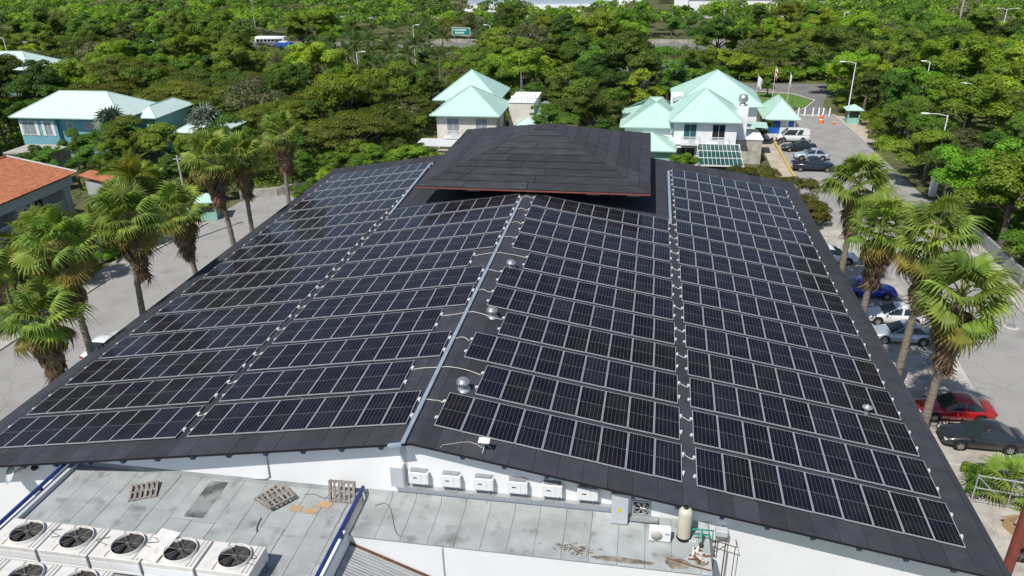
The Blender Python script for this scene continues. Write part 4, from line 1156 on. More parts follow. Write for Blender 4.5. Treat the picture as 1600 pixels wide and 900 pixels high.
# motorbikes by the kiosk
def bike(loc, rz, lab):
    b = empty('motorbike', loc, rz, lab, 'motorbike', 'motorbikes by the kiosk')
    for x in (-.62, .62):
        w = link('wheel', TYRE, b, (x, 0, .30)); w.scale = (.92, .5, .92); link('rim', RIM, w)
    MB().tube([(-.62, 0, .3), (-.2, 0, .6), (.3, 0, .75), (.62, 0, .3)], .05, 6).build('frame', M['black'], b)
    MB().bbox(-.12, .32, -.13, .13, .68, .9, .06).build('fuel_tank', M['bag_red'], b)
    MB().bbox(-.75, -.1, -.12, .12, .72, .82, .04).build('seat', M['black'], b)
    MB().bbox(-.2, .2, -.12, .12, .3, .58, .05).build('engine', M['galv'], b)
    MB().tube([(.42, -.34, .98), (.38, 0, 1.0), (.42, .34, .98)], .018, 6).build('handlebar', M['black'], b)
bike((27.2, 91.0, .02), R(70), 'dark motorbike nearest the kiosk door')
bike((28.3, 90.7, .02), R(60), 'dark motorbike nearest the white van')

# ------------------------------------------------------------------ houses
def hip_roof(root, x0, x1, y0, y1, ze, za, mats, ridge=None, name='roof', th=.12):
    """ridge: None pyramid, 'x' or 'y' ridge; each slope its own sub-part"""
    cx, cy = (x0 + x1) / 2, (y0 + y1) / 2
    if ridge == 'x':
        d = (y1 - y0) / 2
        A, B = Vector((x0 + d, cy, za)), Vector((x1 - d, cy, za))
    elif ridge == 'y':
        d = (x1 - x0) / 2
        A, B = Vector((cx, y0 + d, za)), Vector((cx, y1 - d, za))
    else:
        A = B = Vector((cx, cy, za))
    c = [Vector((x0, y0, ze)), Vector((x1, y0, ze)), Vector((x1, y1, ze)), Vector((x0, y1, ze))]
    fr = part(MB().box(x0 + .03, x1 - .03, y0 + .03, y1 - .03, ze - th, ze - .01), name, M['mint_trim'], root)
    def slope(pts, mt):
        nrm = (pts[1] - pts[0]).cross(pts[2] - pts[0]).normalized()
        n = len(pts)
        lo = [p - nrm * .05 for p in pts]
        o = MB().add(list(pts) + lo, [tuple(range(n)), tuple(range(2 * n - 1, n - 1, -1))] + [(i, i + n, (i + 1) % n + n, (i + 1) % n) for i in range(n)]).build('roof_slope', mt, fr)
    if ridge == 'x':
        slope([c[0], c[1], B, A], mats[0]); slope([c[2], c[3], A, B], mats[0]); slope([c[1], c[2], B], mats[1]); slope([c[3], c[0], A], mats[1])
    elif ridge == 'y':
        slope([c[0], c[1], A], mats[0]); slope([c[2], c[3], B], mats[0]); slope([c[1], c[2], B, A], mats[1]); slope([c[3], c[0], A, B], mats[1])
    else:
        slope([c[0], c[1], A], mats[0]); slope([c[1], c[2], A], mats[1]); slope([c[2], c[3], A], mats[0]); slope([c[3], c[0], A], mats[1])
    cap = MB()
    for q, e in ((c[0], A), (c[1], A if ridge == 'y' or ridge is None else B), (c[2], B), (c[3], B if ridge == 'y' else A)):
        cap.tube([q + Vector((0, 0, .03)), e + Vector((0, 0, .03))], .07, 5)
    if A != B: cap.tube([A + Vector((0, 0, .03)), B + Vector((0, 0, .03))], .07, 5)
    cap.build('hip_caps', M['mint_trim'], fr)
    return fr

def window(root, x0, x1, z0, z1, y, mt='glass', panes=2, frame='white_clean', ax='y', sgn=-1):
    """framed window on a wall facing sgn*axis"""
    def bx(a0, a1, d0, d1, b0, b1):
        d0, d1 = sorted((y + sgn * d0, y + sgn * d1))
        return (a0, a1, d0, d1, b0, b1) if ax == 'y' else (d0, d1, a0, a1, b0, b1)
    mb = MB()
    f = .07
    for a in ((x0, x1, .0, .06, z1 - f, z1), (x0, x1, .0, .06, z0, z0 + f), (x0, x0 + f, .0, .055, z0 + f, z1 - f), (x1 - f, x1, .0, .055, z0 + f, z1 - f)): mb.box(*bx(*a))
    w = part(mb, 'window', M[frame], root)
    pw = (x1 - x0 - 2 * f) / panes
    for i in range(panes):
        a0 = x0 + f + i * pw + (.02 if i else 0)
        o = MB().box(*bx(a0, x0 + f + (i + 1) * pw - .02, .0, .02, z0 + f, z1 - f)).build('pane', M[mt])
        o.parent = w
    if panes > 1:
        for i in range(1, panes):
            o = MB().box(*bx(x0 + f + i * pw - .02, x0 + f + i * pw + .02, .0, .05, z0 + f, z1 - f)).build('mullion', M[frame]); o.parent = w

def balcony(root, x0, x1, y, z, d=.95, ac=True):
    """slab with a baluster rail in front of a wall at y, facing -y"""
    slab = part(MB().box(x0, x1, y - d, y - .005, z - .16, z), 'balcony', M['white_wall'], root)
    rl = MB()
    rl.box(x0, x1, y - d, y - d + .06, z + .9, z + .97); rl.box(x0, x1, y - d, y - d + .06, z + .08, z + .13)
    for s in (x0, x1 - .06): rl.box(s, s + .06, y - d + .06, y - .01, z + .9, z + .97)
    o = rl.build('handrail', M['white_clean']); o.parent = slab
    n = int((x1 - x0) / .16)
    bl = MB()
    for i in range(n + 1):
        x = x0 + .01 + (x1 - x0 - .05) * i / n
        bl.box(x, x + .035, y - d + .012, y - d + .047, z, z + .9)
    o = bl.build('balusters', M['white_clean']); o.parent = slab
    if ac:
        o = MB().bbox(x0 + (x1 - x0) * .45, x0 + (x1 - x0) * .45 + .8, y - d + .12, y - d + .42, z + .01, z + .62, .02).build('air_conditioner', M['white_clean']); o.parent = slab

# right-hand white house
hr = empty('mint_roofed_house', (16.5, 82, 0), 0, 'white two-storey house with mint metal roof beside the right road', 'house')
part(MB().box(12.7, 20.6, 78.0, 86.6, 0, 5.9), 'wall', M['white_wall'], hr)
hip_roof(hr, 11.9, 21.3, 77.2, 87.4, 6.0, 9.35, (M['mint_x'], M['mint_y']))
window(hr, 13.9, 15.6, 3.5, 5.6, 78.0, 'teal_glass'); window(hr, 17.5, 19.2, 3.5, 5.6, 78.0, 'glass')
balcony(hr, 13.6, 15.9, 78.0, 3.15); balcony(hr, 17.2, 19.6, 78.0, 3.15)
part(MB().box(12.6, 20.7, 77.9, 78.0 - .002, 2.85, 3.0), 'string_course', M['white_clean'], hr)
for x0, x1 in ((13.2, 15.6), (16.2, 18.0), (18.4, 20.2)): window(hr, x0, x1, .2, 2.5, 78.0, 'glass', 2)
part(MB().box(13.4, 24.2, 87.5, 100.0, 0, 6.0), 'rear_wall', M['white_wall'], hr)
hip_roof(hr, 12.6, 25.0, 86.6, 99.0, 6.1, 10.0, (M['mint_x'], M['mint_y']), name='rear_roof')
part(MB().box(6.3, 12.6, 79.6, 89.5, 0, 4.6), 'wing_wall', M['white_wall'], hr)
hip_roof(hr, 5.6, 15.0, 79.0, 90.2, 4.75, 7.6, (M['mint_x'], M['mint_y']), 'x', name='wing_roof')
part(MB().box(6.5, 12.5, 74.4, 79.4, 0, 2.9), 'porch_wall', M['teal_wall'], hr)
hip_roof(hr, 5.9, 13.0, 73.8, 80.0, 3.0, 4.6, (M['mint_x'], M['mint_y']), 'x', name='porch_roof')
part(MB().box(20.75, 22.1, 80.6, 82.4, 0, 7.3), 'flue_tower', M['white_wall'], hr)
o = part(MB().lathe([(.5, 7.3), (.5, 7.55), (.32, 7.6), (.32, 7.8), (.55, 7.9), (.62, 8.3), (.5, 8.7), (.0, 8.8)], 18, (21.4, 81.4, 0)), 'extractor', M['chrome'], hr)
part(MB().box(21.0, 24.2, 79.8, 85.4, 0, 3.2), 'annex_wall', M['stone_wall'], hr)
part(MB().box(20.9, 24.3, 79.7, 85.5, 3.21, 3.32), 'annex_roof', M['white_wall'], hr)
part(MB().add([(22.3, 83.0, 4.3), (25.2, 83.0, 4.1), (25.4, 86.2, 4.1), (22.3, 86.2, 4.3), (22.3, 83.0, 4.2), (25.2, 83.0, 4.0), (25.4, 86.2, 4.0), (22.3, 86.2, 4.2)], [(0, 1, 2, 3), (7, 6, 5, 4), (0, 4, 5, 1), (1, 5, 6, 2), (2, 6, 7, 3), (3, 7, 4, 0)]), 'small_roof', M['mint_x'], hr)
part(MB().box(12.3, 13.9, 86.0, 87.2, 6.0, 7.9), 'roof_plant_room', M['white_wall'], hr)
for i, (x, z) in enumerate(((12.5, 6.9), (13.1, 7.05), (13.2, 6.3))):
    part(MB().bbox(x, x + .6, 85.55, 85.97, z, z + .62, .04), 'wall_unit', M['pale_case'], hr)
for z in (3.2, 4.1): part(MB().bbox(12.28, 12.68, 78.6, 79.5, z, z + .7, .04), 'wall_unit', M['white_clean'], hr)

# rack of green glass panels in front of it
rk = empty('green_panel_rack', (18, 73.5, 0), 0, 'sloping white rack holding three rows of dark green panels', 'panel rack')
def rkz(y): return 2.15 + (y - 71.2) * .17
for r_ in range(3):
    ya, yb = 71.3 + r_ * 2.05, 73.1 + r_ * 2.05
    for c_ in range(10):
        xa = 15.9 + c_ * .5
        part(MB().add([(xa, ya, rkz(ya)), (xa + .42, ya, rkz(ya)), (xa + .42, yb, rkz(yb)), (xa, yb, rkz(yb)), (xa, ya, rkz(ya) - .05), (xa + .42, ya, rkz(ya) - .05), (xa + .42, yb, rkz(yb) - .05), (xa, yb, rkz(yb) - .05)], [(0, 1, 2, 3), (7, 6, 5, 4), (0, 4, 5, 1), (1, 5, 6, 2), (2, 6, 7, 3), (3, 7, 4, 0)]), 'green_panel', M['green_panel'], rk)
for y in (71.1, 73.2, 75.25, 77.3):
    part(MB().box(15.7, 21.1, y - .06, y + .06, rkz(y) - .12, rkz(y) + .03), 'rack_bar', M['white_clean'], rk)
for x in [15.72] + [15.9 + c_ * .5 - .06 for c_ in range(1, 10)] + [21.0]:
    vs = []
    for y in (71.1, 77.3): vs += [(x, y, rkz(y) - .1), (x + .04, y, rkz(y) - .1), (x + .04, y, rkz(y) + .006), (x, y, rkz(y) + .006)]
    part(MB().add(vs, [(0, 1, 2, 3), (7, 6, 5, 4), (0, 4, 5, 1), (1, 5, 6, 2), (2, 6, 7, 3), (3, 7, 4, 0)]), 'rack_strut', M['white_clean'], rk)
for x in (15.8, 21.0):
    for y in (71.2, 77.2): part(MB().box(x - .05, x + .05, y - .05, y + .05, 0, rkz(y) - .1), 'leg', M['white_clean'], rk)

# middle cream house
hm = empty('mint_roofed_house', (-15, 83, 0), 0, 'cream two-storey house with mint metal roof behind the raised roof', 'house')
part(MB().box(-19.3, -11.0, 78.8, 86.4, 0, 5.95), 'wall', M['cream_wall'], hm)
hip_roof(hm, -20.1, -10.3, 78.0, 87.4, 6.05, 9.25, (M['mint_x'], M['mint_y']))
window(hm, -17.9, -16.1, 3.3, 5.6, 78.8, 'grey_glass'); window(hm, -13.9, -12.2, 3.3, 5.6, 78.8, 'grey_glass')
balcony(hm, -18.2, -15.8, 78.8, 3.1); balcony(hm, -14.2, -11.9, 78.8, 3.1)
window(hm, 80.0, 81.6, 3.6, 5.4, -11.0, 'grey_glass', ax='x', sgn=1)
part(MB().box(-21.4, -13.0, 88.8, 97.0, 0, 6.0), 'rear_wall', M['cream_wall'], hm)
hip_roof(hm, -22.3, -12.2, 88.0, 98.0, 6.1, 9.7, (M['mint_x'], M['mint_y']), name='rear_roof')
part(MB().box(-10.2, -6.6, 84.5, 92, 0, 6.6), 'stair_block', M['cream_wall'], hm)
part(MB().box(-10.3, -6.5, 84.4, 92.1, 6.61, 6.7), 'terrace', M['white_wall'], hm)
for i in range(9): part(MB().bbox(-10.1 + i * .4, -9.86 + i * .4, 86.0 + .35 * (i % 3), 86.4 + .35 * (i % 3), 6.71, 7.25, .04), 'terrace_unit', M['white_clean'], hm)
part(MB().box(-8.5, -2.5, 84, 92, 0, 3.6), 'wing_wall', M['cream_wall'], hm)
hip_roof(hm, -9.2, -1.8, 83.2, 92.8, 3.7, 5.9, (M['mint_x'], M['mint_y']), 'y', name='wing_roof')
for i in range(12): part(MB().box(-21.4, -14.8, 74.6 + i * .33, 74.72 + i * .33, 2.7, 2.82), 'pergola_slat', M['white_clean'], hm)
for x in (-21.3, -18, -14.9): part(MB().box(x - .06, x + .06, 74.5, 78.6, 2.55, 2.69), 'pergola_beam', M['white_clean'], hm)
for x in (-21.3, -14.9): part(MB().box(x - .07, x + .07, 74.55, 74.69, 0, 2.55), 'pergola_post', M['white_clean'], hm)
for z, w in ((11.6, .03),):
    part(MB().tube([(-9.2, 89.6, 6.7), (-9.2, 89.6, 10.2)], .05, 6).tube([(-8.8, 89.6, 6.7), (-9.15, 89.6, 9.6)], .03, 5), 'mast', M['galv'], hm)

# left aqua house
hl = empty('aqua_house', (-70, 78, 0), 0, 'aqua-blue walled house with wide pale mint roof at the left', 'house')
part(MB().box(-79.2, -64.2, 73.8, 81.6, 0, 5.8), 'wall', M['aqua_wall'], hl)
part(MB().box(-79.6, -73.6, 73.2, 73.79, 0, 5.78), 'projecting_bay', M['aqua_wall'], hl)
hip_roof(hl, -80.4, -62.6, 72.5, 82.6, 5.95, 8.75, (M['pale_mint_x'], M['pale_mint_y']), 'x')
window(hl, -79.0, -77.0, 3.3, 5.3, 73.2, 'grey_glass', 2); window(hl, -75.6, -74.4, 3.3, 5.3, 73.2, 'grey_glass')
window(hl, -72.4, -71.4, 4.2, 5.1, 73.8, 'grey_glass', 1); window(hl, -69.6, -68.4, 4.2, 5.1, 73.8, 'grey_glass', 1)
window(hl, -66.6, -65.0, 3.6, 5.2, 73.8, 'grey_glass')
for x in (-79.5, -76.95, -75.95, -74.35):
    part(MB().box(x, x + .42, 73.12, 73.19, 3.25, 5.35), 'shutter', M['white_clean'], hl)
part(MB().box(-63.8, -60.6, 77.0, 86, 0, 5.2), 'wing_wall', M['teal_wall'], hl)
hip_roof(hl, -64.3, -60.0, 76.4, 86.6, 5.3, 6.6, (M['pale_mint_x'], M['pale_mint_y']), 'y', name='wing_roof')
sm = empty('small_mint_house', (-53.5, 79, 0), 0, 'small house with pale mint pyramid roof behind the palms', 'house')
part(MB().box(-56.4, -50.4, 76, 82, 0, 3.5), 'wall', M['aqua_wall'], sm)
hip_roof(sm, -57.2, -49.6, 75.2, 82.8, 3.6, 5.4, (M['pale_mint_x'], M['pale_mint_y']))
s2 = empty('small_mint_house', (-121, 122, 0), 0, 'pale mint roof at the left picture edge among trees', 'house')
part(MB().box(-129, -114, 117, 126, 0, 5.0), 'wall', M['aqua_wall'], s2)
hip_roof(s2, -130, -113, 116, 127, 5.2, 8.0, (M['pale_mint_x'], M['pale_mint_y']), 'x')
shd = empty('plastered_shed', (-73, 68, 0), 0, 'small plastered shed with a flat pale roof below the aqua house', 'shed')
part(MB().box(-76, -69.8, 65.8, 70, 0, 2.6), 'wall', M['stone_wall'], shd)
part(MB().box(-76.3, -69.5, 65.5, 70.3, 2.61, 2.78), 'flat_roof', M['concrete'], shd)
for x in (-74.6, -72.2): part(MB().box(x, x + .4, 65.76, 65.79, 1.4, 1.9), 'opening', M['black'], shd)

# terracotta-roofed building at the left edge
rh = empty('terracotta_house', (-58, 34, 0), 0, 'pale house with terracotta tile roof and balconies at the left edge', 'house')
RX0, RX1, RY0, RY1, RZE, RZR = -59.0, -50.9, 12.0, 48.1, 6.0, 7.45
part(MB().box(-66.5, -53.4, RY0 + .6, RY1 - .5, 0, 5.5), 'wall', M['pale_grey_wall'], rh)
part(MB().box(-52.2, -51.5, RY0 + .5, RY1 - .4, 4.75, 5.72), 'eaves_beam', M['pale_grey_wall'], rh)
tl = MB()
nrow, pitch = 26, .225
ncol = int((RY1 - RY0) / pitch)
for r_ in range(nrow):
    t0, t1 = r_ / nrow, (r_ + 1.12) / nrow
    xa, xb = RX1 + (RX0 - RX1) * t0, RX1 + (RX0 - RX1) * min(1, t1)
    za, zb = RZE + (RZR - RZE) * t0 + .045, RZE + (RZR - RZE) * min(1, t1) + .005
    vs, fs = [], []
    for c_ in range(ncol * 4 + 1):
        y = RY0 + c_ * pitch / 4
        h = (0, .045, .06, .045)[c_ % 4]
        vs += [(xa, y, za + h), (xb, y, zb + h)]
    for c_ in range(ncol * 4): fs.append((2 * c_, 2 * c_ + 2, 2 * c_ + 3, 2 * c_ + 1))
    tl.add(vs, fs)
base_ = part(MB().add([(RX1, RY0, RZE), (RX1, RY1, RZE), (RX0, RY1, RZR), (RX0, RY0, RZR), (-67.1, RY1, RZE), (-67.1, RY0, RZE)], [(0, 1, 2, 3), (3, 2, 4, 5), (0, 3, 5), (1, 4, 2), (0, 5, 4, 1)]), 'roof', M['terracotta'], rh)
o = tl.build('roof_tiles', M['terracotta'], base_); o['kind'] = 'stuff'
o = MB().tube([(RX1 + .02, RY1 - .08, RZE + .1), (RX0, RY1 - .08, RZR + .14)], .10, 6).build('verge', M['pale_grey_wall'], base_)
o = MB().tube([(RX0, RY0, RZR + .1), (RX0, RY1, RZR + .1)], .14, 8).build('ridge_tiles', M['terracotta'], base_)
for y in (14, 20.5, 27, 33.5, 40, 46.6):
    part(MB().box(-52.3, -51.55, y - .45, y + .45, 0, 4.74), 'column', M['pale_grey_wall'], rh)
    part(MB().box(-52.4, -51.45, y - .55, y + .55, 4.45, 4.735), 'capital', M['pale_grey_wall'], rh)
for i, y in enumerate((14, 20.5, 27, 33.5, 40)):
    rl = MB().box(-51.75, -51.68, y + .46, y + 6.04, 3.45, 3.55).box(-51.75, -51.68, y + .46, y + 6.04, 2.68, 2.76)
    for k in range(28): rl.box(-51.735, -51.695, y + .5 + k * .2, y + .56 + k * .2, 2.76, 3.45)
    part(rl, 'balcony_rail', M['white_clean'], rh)
    window(rh, y + 1.2, y + 2.6, 2.75, 4.6, -53.4, 'teal_glass', 2, ax='x', sgn=1)
    window(rh, y + 3.6, y + 5.0, 2.75, 4.6, -53.4, 'glass', 2, ax='x', sgn=1)
part(MB().box(-53.4, -51.6, RY0 + .5, RY1 - .6, 2.4, 2.62), 'balcony_floor', M['pale_grey_wall'], rh)
rs = empty('terracotta_lean_to', (-49.5, 52, 0), 0, 'small terracotta roof just beyond the terracotta house', 'roof')
part(MB().box(-52.5, -49.9, 50.7, 52.4, 0, 4.1), 'wall', M['pale_grey_wall'], rs)
part(MB().add([(-49.6, 50.4, 4.2), (-49.6, 52.6, 4.2), (-53, 52.6, 4.9), (-53, 50.4, 4.9), (-49.6, 50.4, 4.1), (-49.6, 52.6, 4.1), (-53, 52.6, 4.8), (-53, 50.4, 4.8)], [(0, 1, 2, 3), (7, 6, 5, 4), (0, 4, 5, 1), (1, 5, 6, 2), (2, 6, 7, 3), (3, 7, 4, 0)]), 'roof', M['terracotta'], rs)

# blue kiosk and guard booths
ki = empty('blue_kiosk', (28.5, 97, 0), 0, 'blue and white kiosk with a steep mint roof by the road', 'kiosk')
part(MB().box(26.5, 30.6, 93.4, 100.0, 0, 3.0), 'wall', M['white_wall'], ki)
part(MB().box(26.6, 28.5, 93.36, 93.399, .9, 2.75), 'shutter', M['blue_paint'], ki)
part(MB().box(29.65, 30.4, 93.36, 93.399, .9, 2.75), 'shutter', M['blue_paint'], ki)
part(MB().box(28.62, 29.5, 93.36, 93.399, .05, 2.4), 'door', M['white_clean'], ki)
hip_roof(ki, 25.9, 31.2, 92.6, 100.8, 3.1, 5.6, (M['mint_x'], M['mint_y']), 'y')
def booth(loc, rz, lab, w=1.8):
    b = empty('guard_booth', loc, rz, lab, 'booth', 'guard booths')
    h = w / 2
    mb = MB()
    for a in ((-h, h, -h, -h + .1, 0, .95), (-h, h, h - .1, h, 0, 2.2), (-h, -h + .1, -h + .1, h - .1, 0, .95), (h - .1, h, -h + .1, h - .1, 0, .95)): mb.box(*a)
    mb.build('wall', M['teal_wall'], b)
    for sx in (-1, 1):
        MB().box(sx * h - .18 * (sx > 0), sx * h + .18 * (sx < 0), -h - .004, -h + .14, .951, 2.2).build('post', M['teal_wall'], b)
        for sy in (0,): MB().box(sx * (h - .06) - .02, sx * (h - .06) + .02, -h + .15, h - .12, .96, 2.15).build('pane', M['glass'], b)
    MB().box(-h + .2, h - .2, -h + .03, -h + .06, .96, 2.15).build('pane', M['glass'], b)
    e = h + .42
    c = [Vector((-e, -e, 2.22)), Vector((e, -e, 2.22)), Vector((e, e, 2.22)), Vector((-e, e, 2.22))]
    ap = Vector((0, 0, 2.95))
    MB().add(c + [ap] + [p - Vector((0, 0, .1)) for p in c], [(0, 1, 4), (1, 2, 4), (2, 3, 4), (3, 0, 4), (8, 7, 6, 5)] + [(i, i + 5, (i + 1) % 4 + 5, (i + 1) % 4) for i in range(4)]).build('roof', M['mint_x'], b)
booth((41.3, 105.2, .02), 0, 'mint guard booth beside the white bollards at right')
booth((-38.6, 51.6, .02), R(20), 'mint guard booth behind the palms on the left road', 1.7)

# bollards, drum, cone, flags
for i, x in enumerate((32.1, 34.0, 35.0, 36.3, 37.2, 37.9, 38.9)):
    b = MB().lathe([(.16, 0), (.12, .06), (.11, 1.25), (.07, 1.32), (0, 1.33)], 12)
    tag(b.build('bollard', M['white_clean'], None, (x, 109.9 + (.3 if i == 0 else 0), .014)), '%s white bollard from the left across the entrance road' % ORD[i], 'bollard', 'white bollards across the road')
dr = empty('traffic_drum', (36.6, 104.6, .008), 0, 'orange and white traffic drum in the entrance road', 'traffic drum')
MB().lathe([(.42, 0), (.42, .08), (.33, .1), (.30, .5), (.30, .51)], 16).build('lower_drum', M['orange'], dr)
MB().lathe([(.302, .5), (.29, .72)], 16).build('white_band', M['white_clean'], dr)
MB().lathe([(.29, .72), (.27, 1.2), (.0, 1.22)], 16).build('upper_drum', M['orange'], dr)
cn = empty('traffic_cone', (38.4, 103.8, .008), 0, 'orange traffic cone beside the drum on the entrance road', 'traffic cone')
MB().box(-.24, .24, -.24, .24, 0, .05).build('base', M['orange'], cn)
MB().lathe([(.2, .05), (.13, .38)], 14).build('lower_cone', M['orange'], cn)
MB().lathe([(.13, .38), (.10, .56)], 14).build('white_band', M['white_clean'], cn)
MB().lathe([(.10, .56), (.04, .85), (0, .86)], 14).build('upper_cone', M['orange'], cn)
for i, (x, y, c) in enumerate(((28.0, 117.5, 'white_clean'), (31.0, 119.0, 'bag_red'), (33.4, 118.0, 'white_clean'))):
    fl = empty('flagpole', (x, y, .02), 0, ('leftmost flagpole with a limp white flag on the lawn', 'middle flagpole with a red and white flag on the lawn', 'rightmost flagpole with a furled white flag on the lawn')[i], 'flag', 'flags on the lawn')
    H = (5.2, 6.4, 5.6)[i]
    MB().tube([(0, 0, 0), (0, 0, H)], .05, 6).build('pole', M['white_clean'], fl)
    mb = MB()
    w = (.8, .45, .3)[i]
    vs, fs = [], []
    for a in range(6):
        for b_ in range(5):
            u, v = a / 5, b_ / 4
            vs.append((.05 + u * w * (1 - .3 * v) , .10 * math.sin(u * 7 + v * 2), H - .1 - v * 1.7 - u * .7))
    for a in range(5):
        for b_ in range(4): fs.append((a * 5 + b_, a * 5 + b_ + 1, a * 5 + b_ + 6, a * 5 + b_ + 5))
    mb.add(vs, fs, 0, True)
    if i == 1:
        mb.m = [(0 if (k % 4) % 2 else 1) for k in range(len(fs))]
    mb.build('flag', [M[c] if i == 1 else M['white_clean'], M['white_clean']], fl)

# ------------------------------------------------------------------ lamp posts and poles
def lamp(x, y, H, arm, lab, double=False, lean=0.0):
    t = empty('street_lamp', (x, y, 0), 0, lab, 'street lamp', 'white street lamps')
    MB().tube([(0, 0, 0), (lean, 0, H)], [.11, .075], 8).build('pole', M['white_clean'], t)
    for s in ((-1, 1) if double else (1,)):
        a = arm * s
        MB().tube([(lean, 0, H - .12), (lean + a * .5, 0, H + .12), (lean + a, 0, H + .15)], .045, 6).build('arm', M['white_clean'], t)
        sg = 1 if a > 0 else -1
        MB().bbox(min(lean + a - .1 * sg, lean + a + .75 * sg), max(lean + a - .1 * sg, lean + a + .75 * sg), -.16, .16, H + .07, H + .24, .05).build('lamp_head', M['white_clean'], t)
for x, y, H, arm, lab, dbl in [(-130, 130.2, 9.5, -1.2, 'street lamp at the left picture edge above the trees', False), (-118.2, 157.7, 9, -1.0, 'street lamp in the upper left between bright trees', False), (-94.2, 130.4, 9, -.9, 'short-armed street lamp left of the olive trees', False),
        (-43.7, 115.2, 9, 1.0, 'street lamp among the feather palms', False), (-45.6, 158.4, 9, .8, 'street lamp left of the green road sign', False), (-27.2, 158.3, 9, -.8, 'street lamp right of the green road sign', False),
        (-33.0, 209.7, 10, 0.0, 'plain pole with a lamp above the dead bushes', False), (42.0, 210.7, 9, 0.5, 'street lamp by the far white building', False), (56, 185, 9, .3, 'street lamp behind the right-hand wood', False),
        (95.6, 193, 9, 2.0, 'double-armed street lamp at the upper right', True), (40.9, 106.8, 9, -1.7, 'street lamp with a long arm above the guard booth', False), (51.6, 89, 9, -1.0, 'street lamp in the wood at the right', False),
        (43.6, 73.5, 8.2, -2.2, 'street lamp arching over the right road', False), (52.0, 107.9, 9, -.6, 'street lamp head peeping from the right-hand wood', False)]:
    lamp(x, y, H, arm, lab, dbl)
for x, y, H, r_, lab in [(-112, 210, 11.0, .16, 'tall utility pole beside the bus'), (-3.0, 190.1, 10, .14, 'grey pole in front of the far blue-white building'), (28.0, 190.7, 9.5, .15, 'pale pole standing by the far road barrier'), (86, 195, 11.5, .3, 'thick concrete pole at the upper right'), (-37.0, 45.4, 8.9, .15, 'concrete pole behind the palms on the left road')]:
    t = empty('utility_pole', (x, y, 0), 0, lab, 'pole', 'utility poles')
    MB().tube([(0, 0, 0), (0, 0, H)], [r_, r_ * .75], 10).build('pole', M['concrete'], t)
    MB().tube([(-.5, 0, H - .35), (.5, 0, H - .35)], .05, 6).build('crossarm', M['galv'], t)
# road sign
sg = empty('road_sign', (-40.0, 183.6, 0), R(-8), 'green road sign with white lines of lettering by the highway', 'road sign')
for x in (-2.0, 2.0): MB().tube([(x, .1, 0), (x, .1, 5.8)], .09, 8).build('post', M['galv'], sg)
MB().box(-2.6, 2.6, -.05, .0, 3.8, 5.8).build('board', M['sign_green'], sg)
MB().box(-2.6, 2.6, -.056, -.051, 5.66, 5.8).box(-2.6, -2.48, -.056, -.051, 3.8, 5.66).box(2.48, 2.6, -.056, -.051, 3.8, 5.66).box(-2.48, 2.48, -.056, -.051, 3.8, 3.9).build('white_border', M['white_clean'], sg)
mb = MB()
rr = random.Random(2)
for z, n0 in ((4.95, 10), (4.25, 8)):
    x = -1.7
    for i in range(n0):
        w = rr.uniform(.16, .3); mb.box(x, x + w, -.056, -.051, z, z + .42); x += w + .08
mb.box(-2.25, -1.95, -.056, -.051, 5.05, 5.3)
mb.build('lettering', M['white_clean'], sg)
# highway barrier, boundary walls
bw = empty('highway_barrier', (20, 197, 0), 0, 'long pale concrete barrier along the far highway', 'barrier')
for i in range(26):
    part(MB().box(-60 + i * 5, -60 + i * 5 + 4.9, 198.4, 198.8, 0, 1.0), 'barrier_block', M['concrete'], bw)
lw = empty('boundary_wall', (-36, 59, 0), 0, 'low white-washed wall at the end of the left road', 'wall')
for (a, b) in (((-38.6, 58.4), (-34.6, 60.1)), ((-34.5, 60.1), (-31.5, 63.5))):
    a, b = Vector((*a, 0)), Vector((*b, 0)); d = (b - a).normalized(); nn_ = Vector((-d.y, d.x, 0)) * .12
    q = [a - nn_, b - nn_, b + nn_, a + nn_]
    part(MB().prism([(p.x, p.y) for p in q], 0, 1.05), 'wall_panel', M['stone_wall'], lw)
rw = empty('boundary_wall', (42, 50, 0), 0, 'dark low wall beside the right road under the big tree', 'wall')
part(MB().box(41.5, 41.75, 44, 58, 0, 1.3), 'wall_panel', M['grey_case'], rw)
gp = empty('gate_pillar', (41.9, 68.4, 0), 0, 'white gate pillar beside the right road', 'pillar')
MB().box(-.32, .32, -.32, .32, 0, 2.1).build('pillar', M['white_wall'], gp)
MB().box(-.4, .4, -.4, .4, 2.11, 2.26).build('cap', M['white_clean'], gp)
# far buildings along the top
fb = empty('far_building', (-18, 292, 0), 0, 'long pale blue industrial building with white end at the top', 'building')
part(MB().box(-62, -6, 290, 330, 0, 9), 'cladding_wall', M['pale_blue'], fb)
part(MB().box(-64, -6.5, 289.4, 289.9, 0, 2.6), 'base_wall', M['white_wall'], fb)
part(MB().box(-5.9, 6.0, 284, 320, 0, 10), 'end_block', M['white_wall'], fb)
part(MB().box(3.0, 4.6, 283.9, 283.99, 4.5, 8), 'blue_panel', M['blue_paint'], fb)
part(MB().add([(-5.5, 278, 4.2), (3.4, 278, 4.2), (3.4, 283.9, 5.0), (-5.5, 283.9, 5.0), (-5.5, 278, 0), (3.4, 278, 0), (3.4, 283.9, 0), (-5.5, 283.9, 0)], [(0, 1, 2, 3), (0, 4, 5, 1), (1, 5, 6, 2), (3, 7, 4, 0)]), 'lean_to', M['white_wall'], fb)
part(MB().box(6.01, 6.6, 284, 284.6, 0, 10), 'corner_column', M['grey_case'], fb)
fb2 = empty('far_building', (44, 292, 0), 0, 'long white flat-roofed building at the top right of centre', 'building')
part(MB().box(22, 64, 284, 310, 0, 7.5), 'wall', M['white_wall'], fb2)
part(MB().box(22, 64, 283.7, 283.99, 4.4, 4.8), 'ledge', M['white_clean'], fb2)
part(MB().box(18, 23, 280, 283.6, 0, 5.0), 'porch', M['white_wall'], fb2)
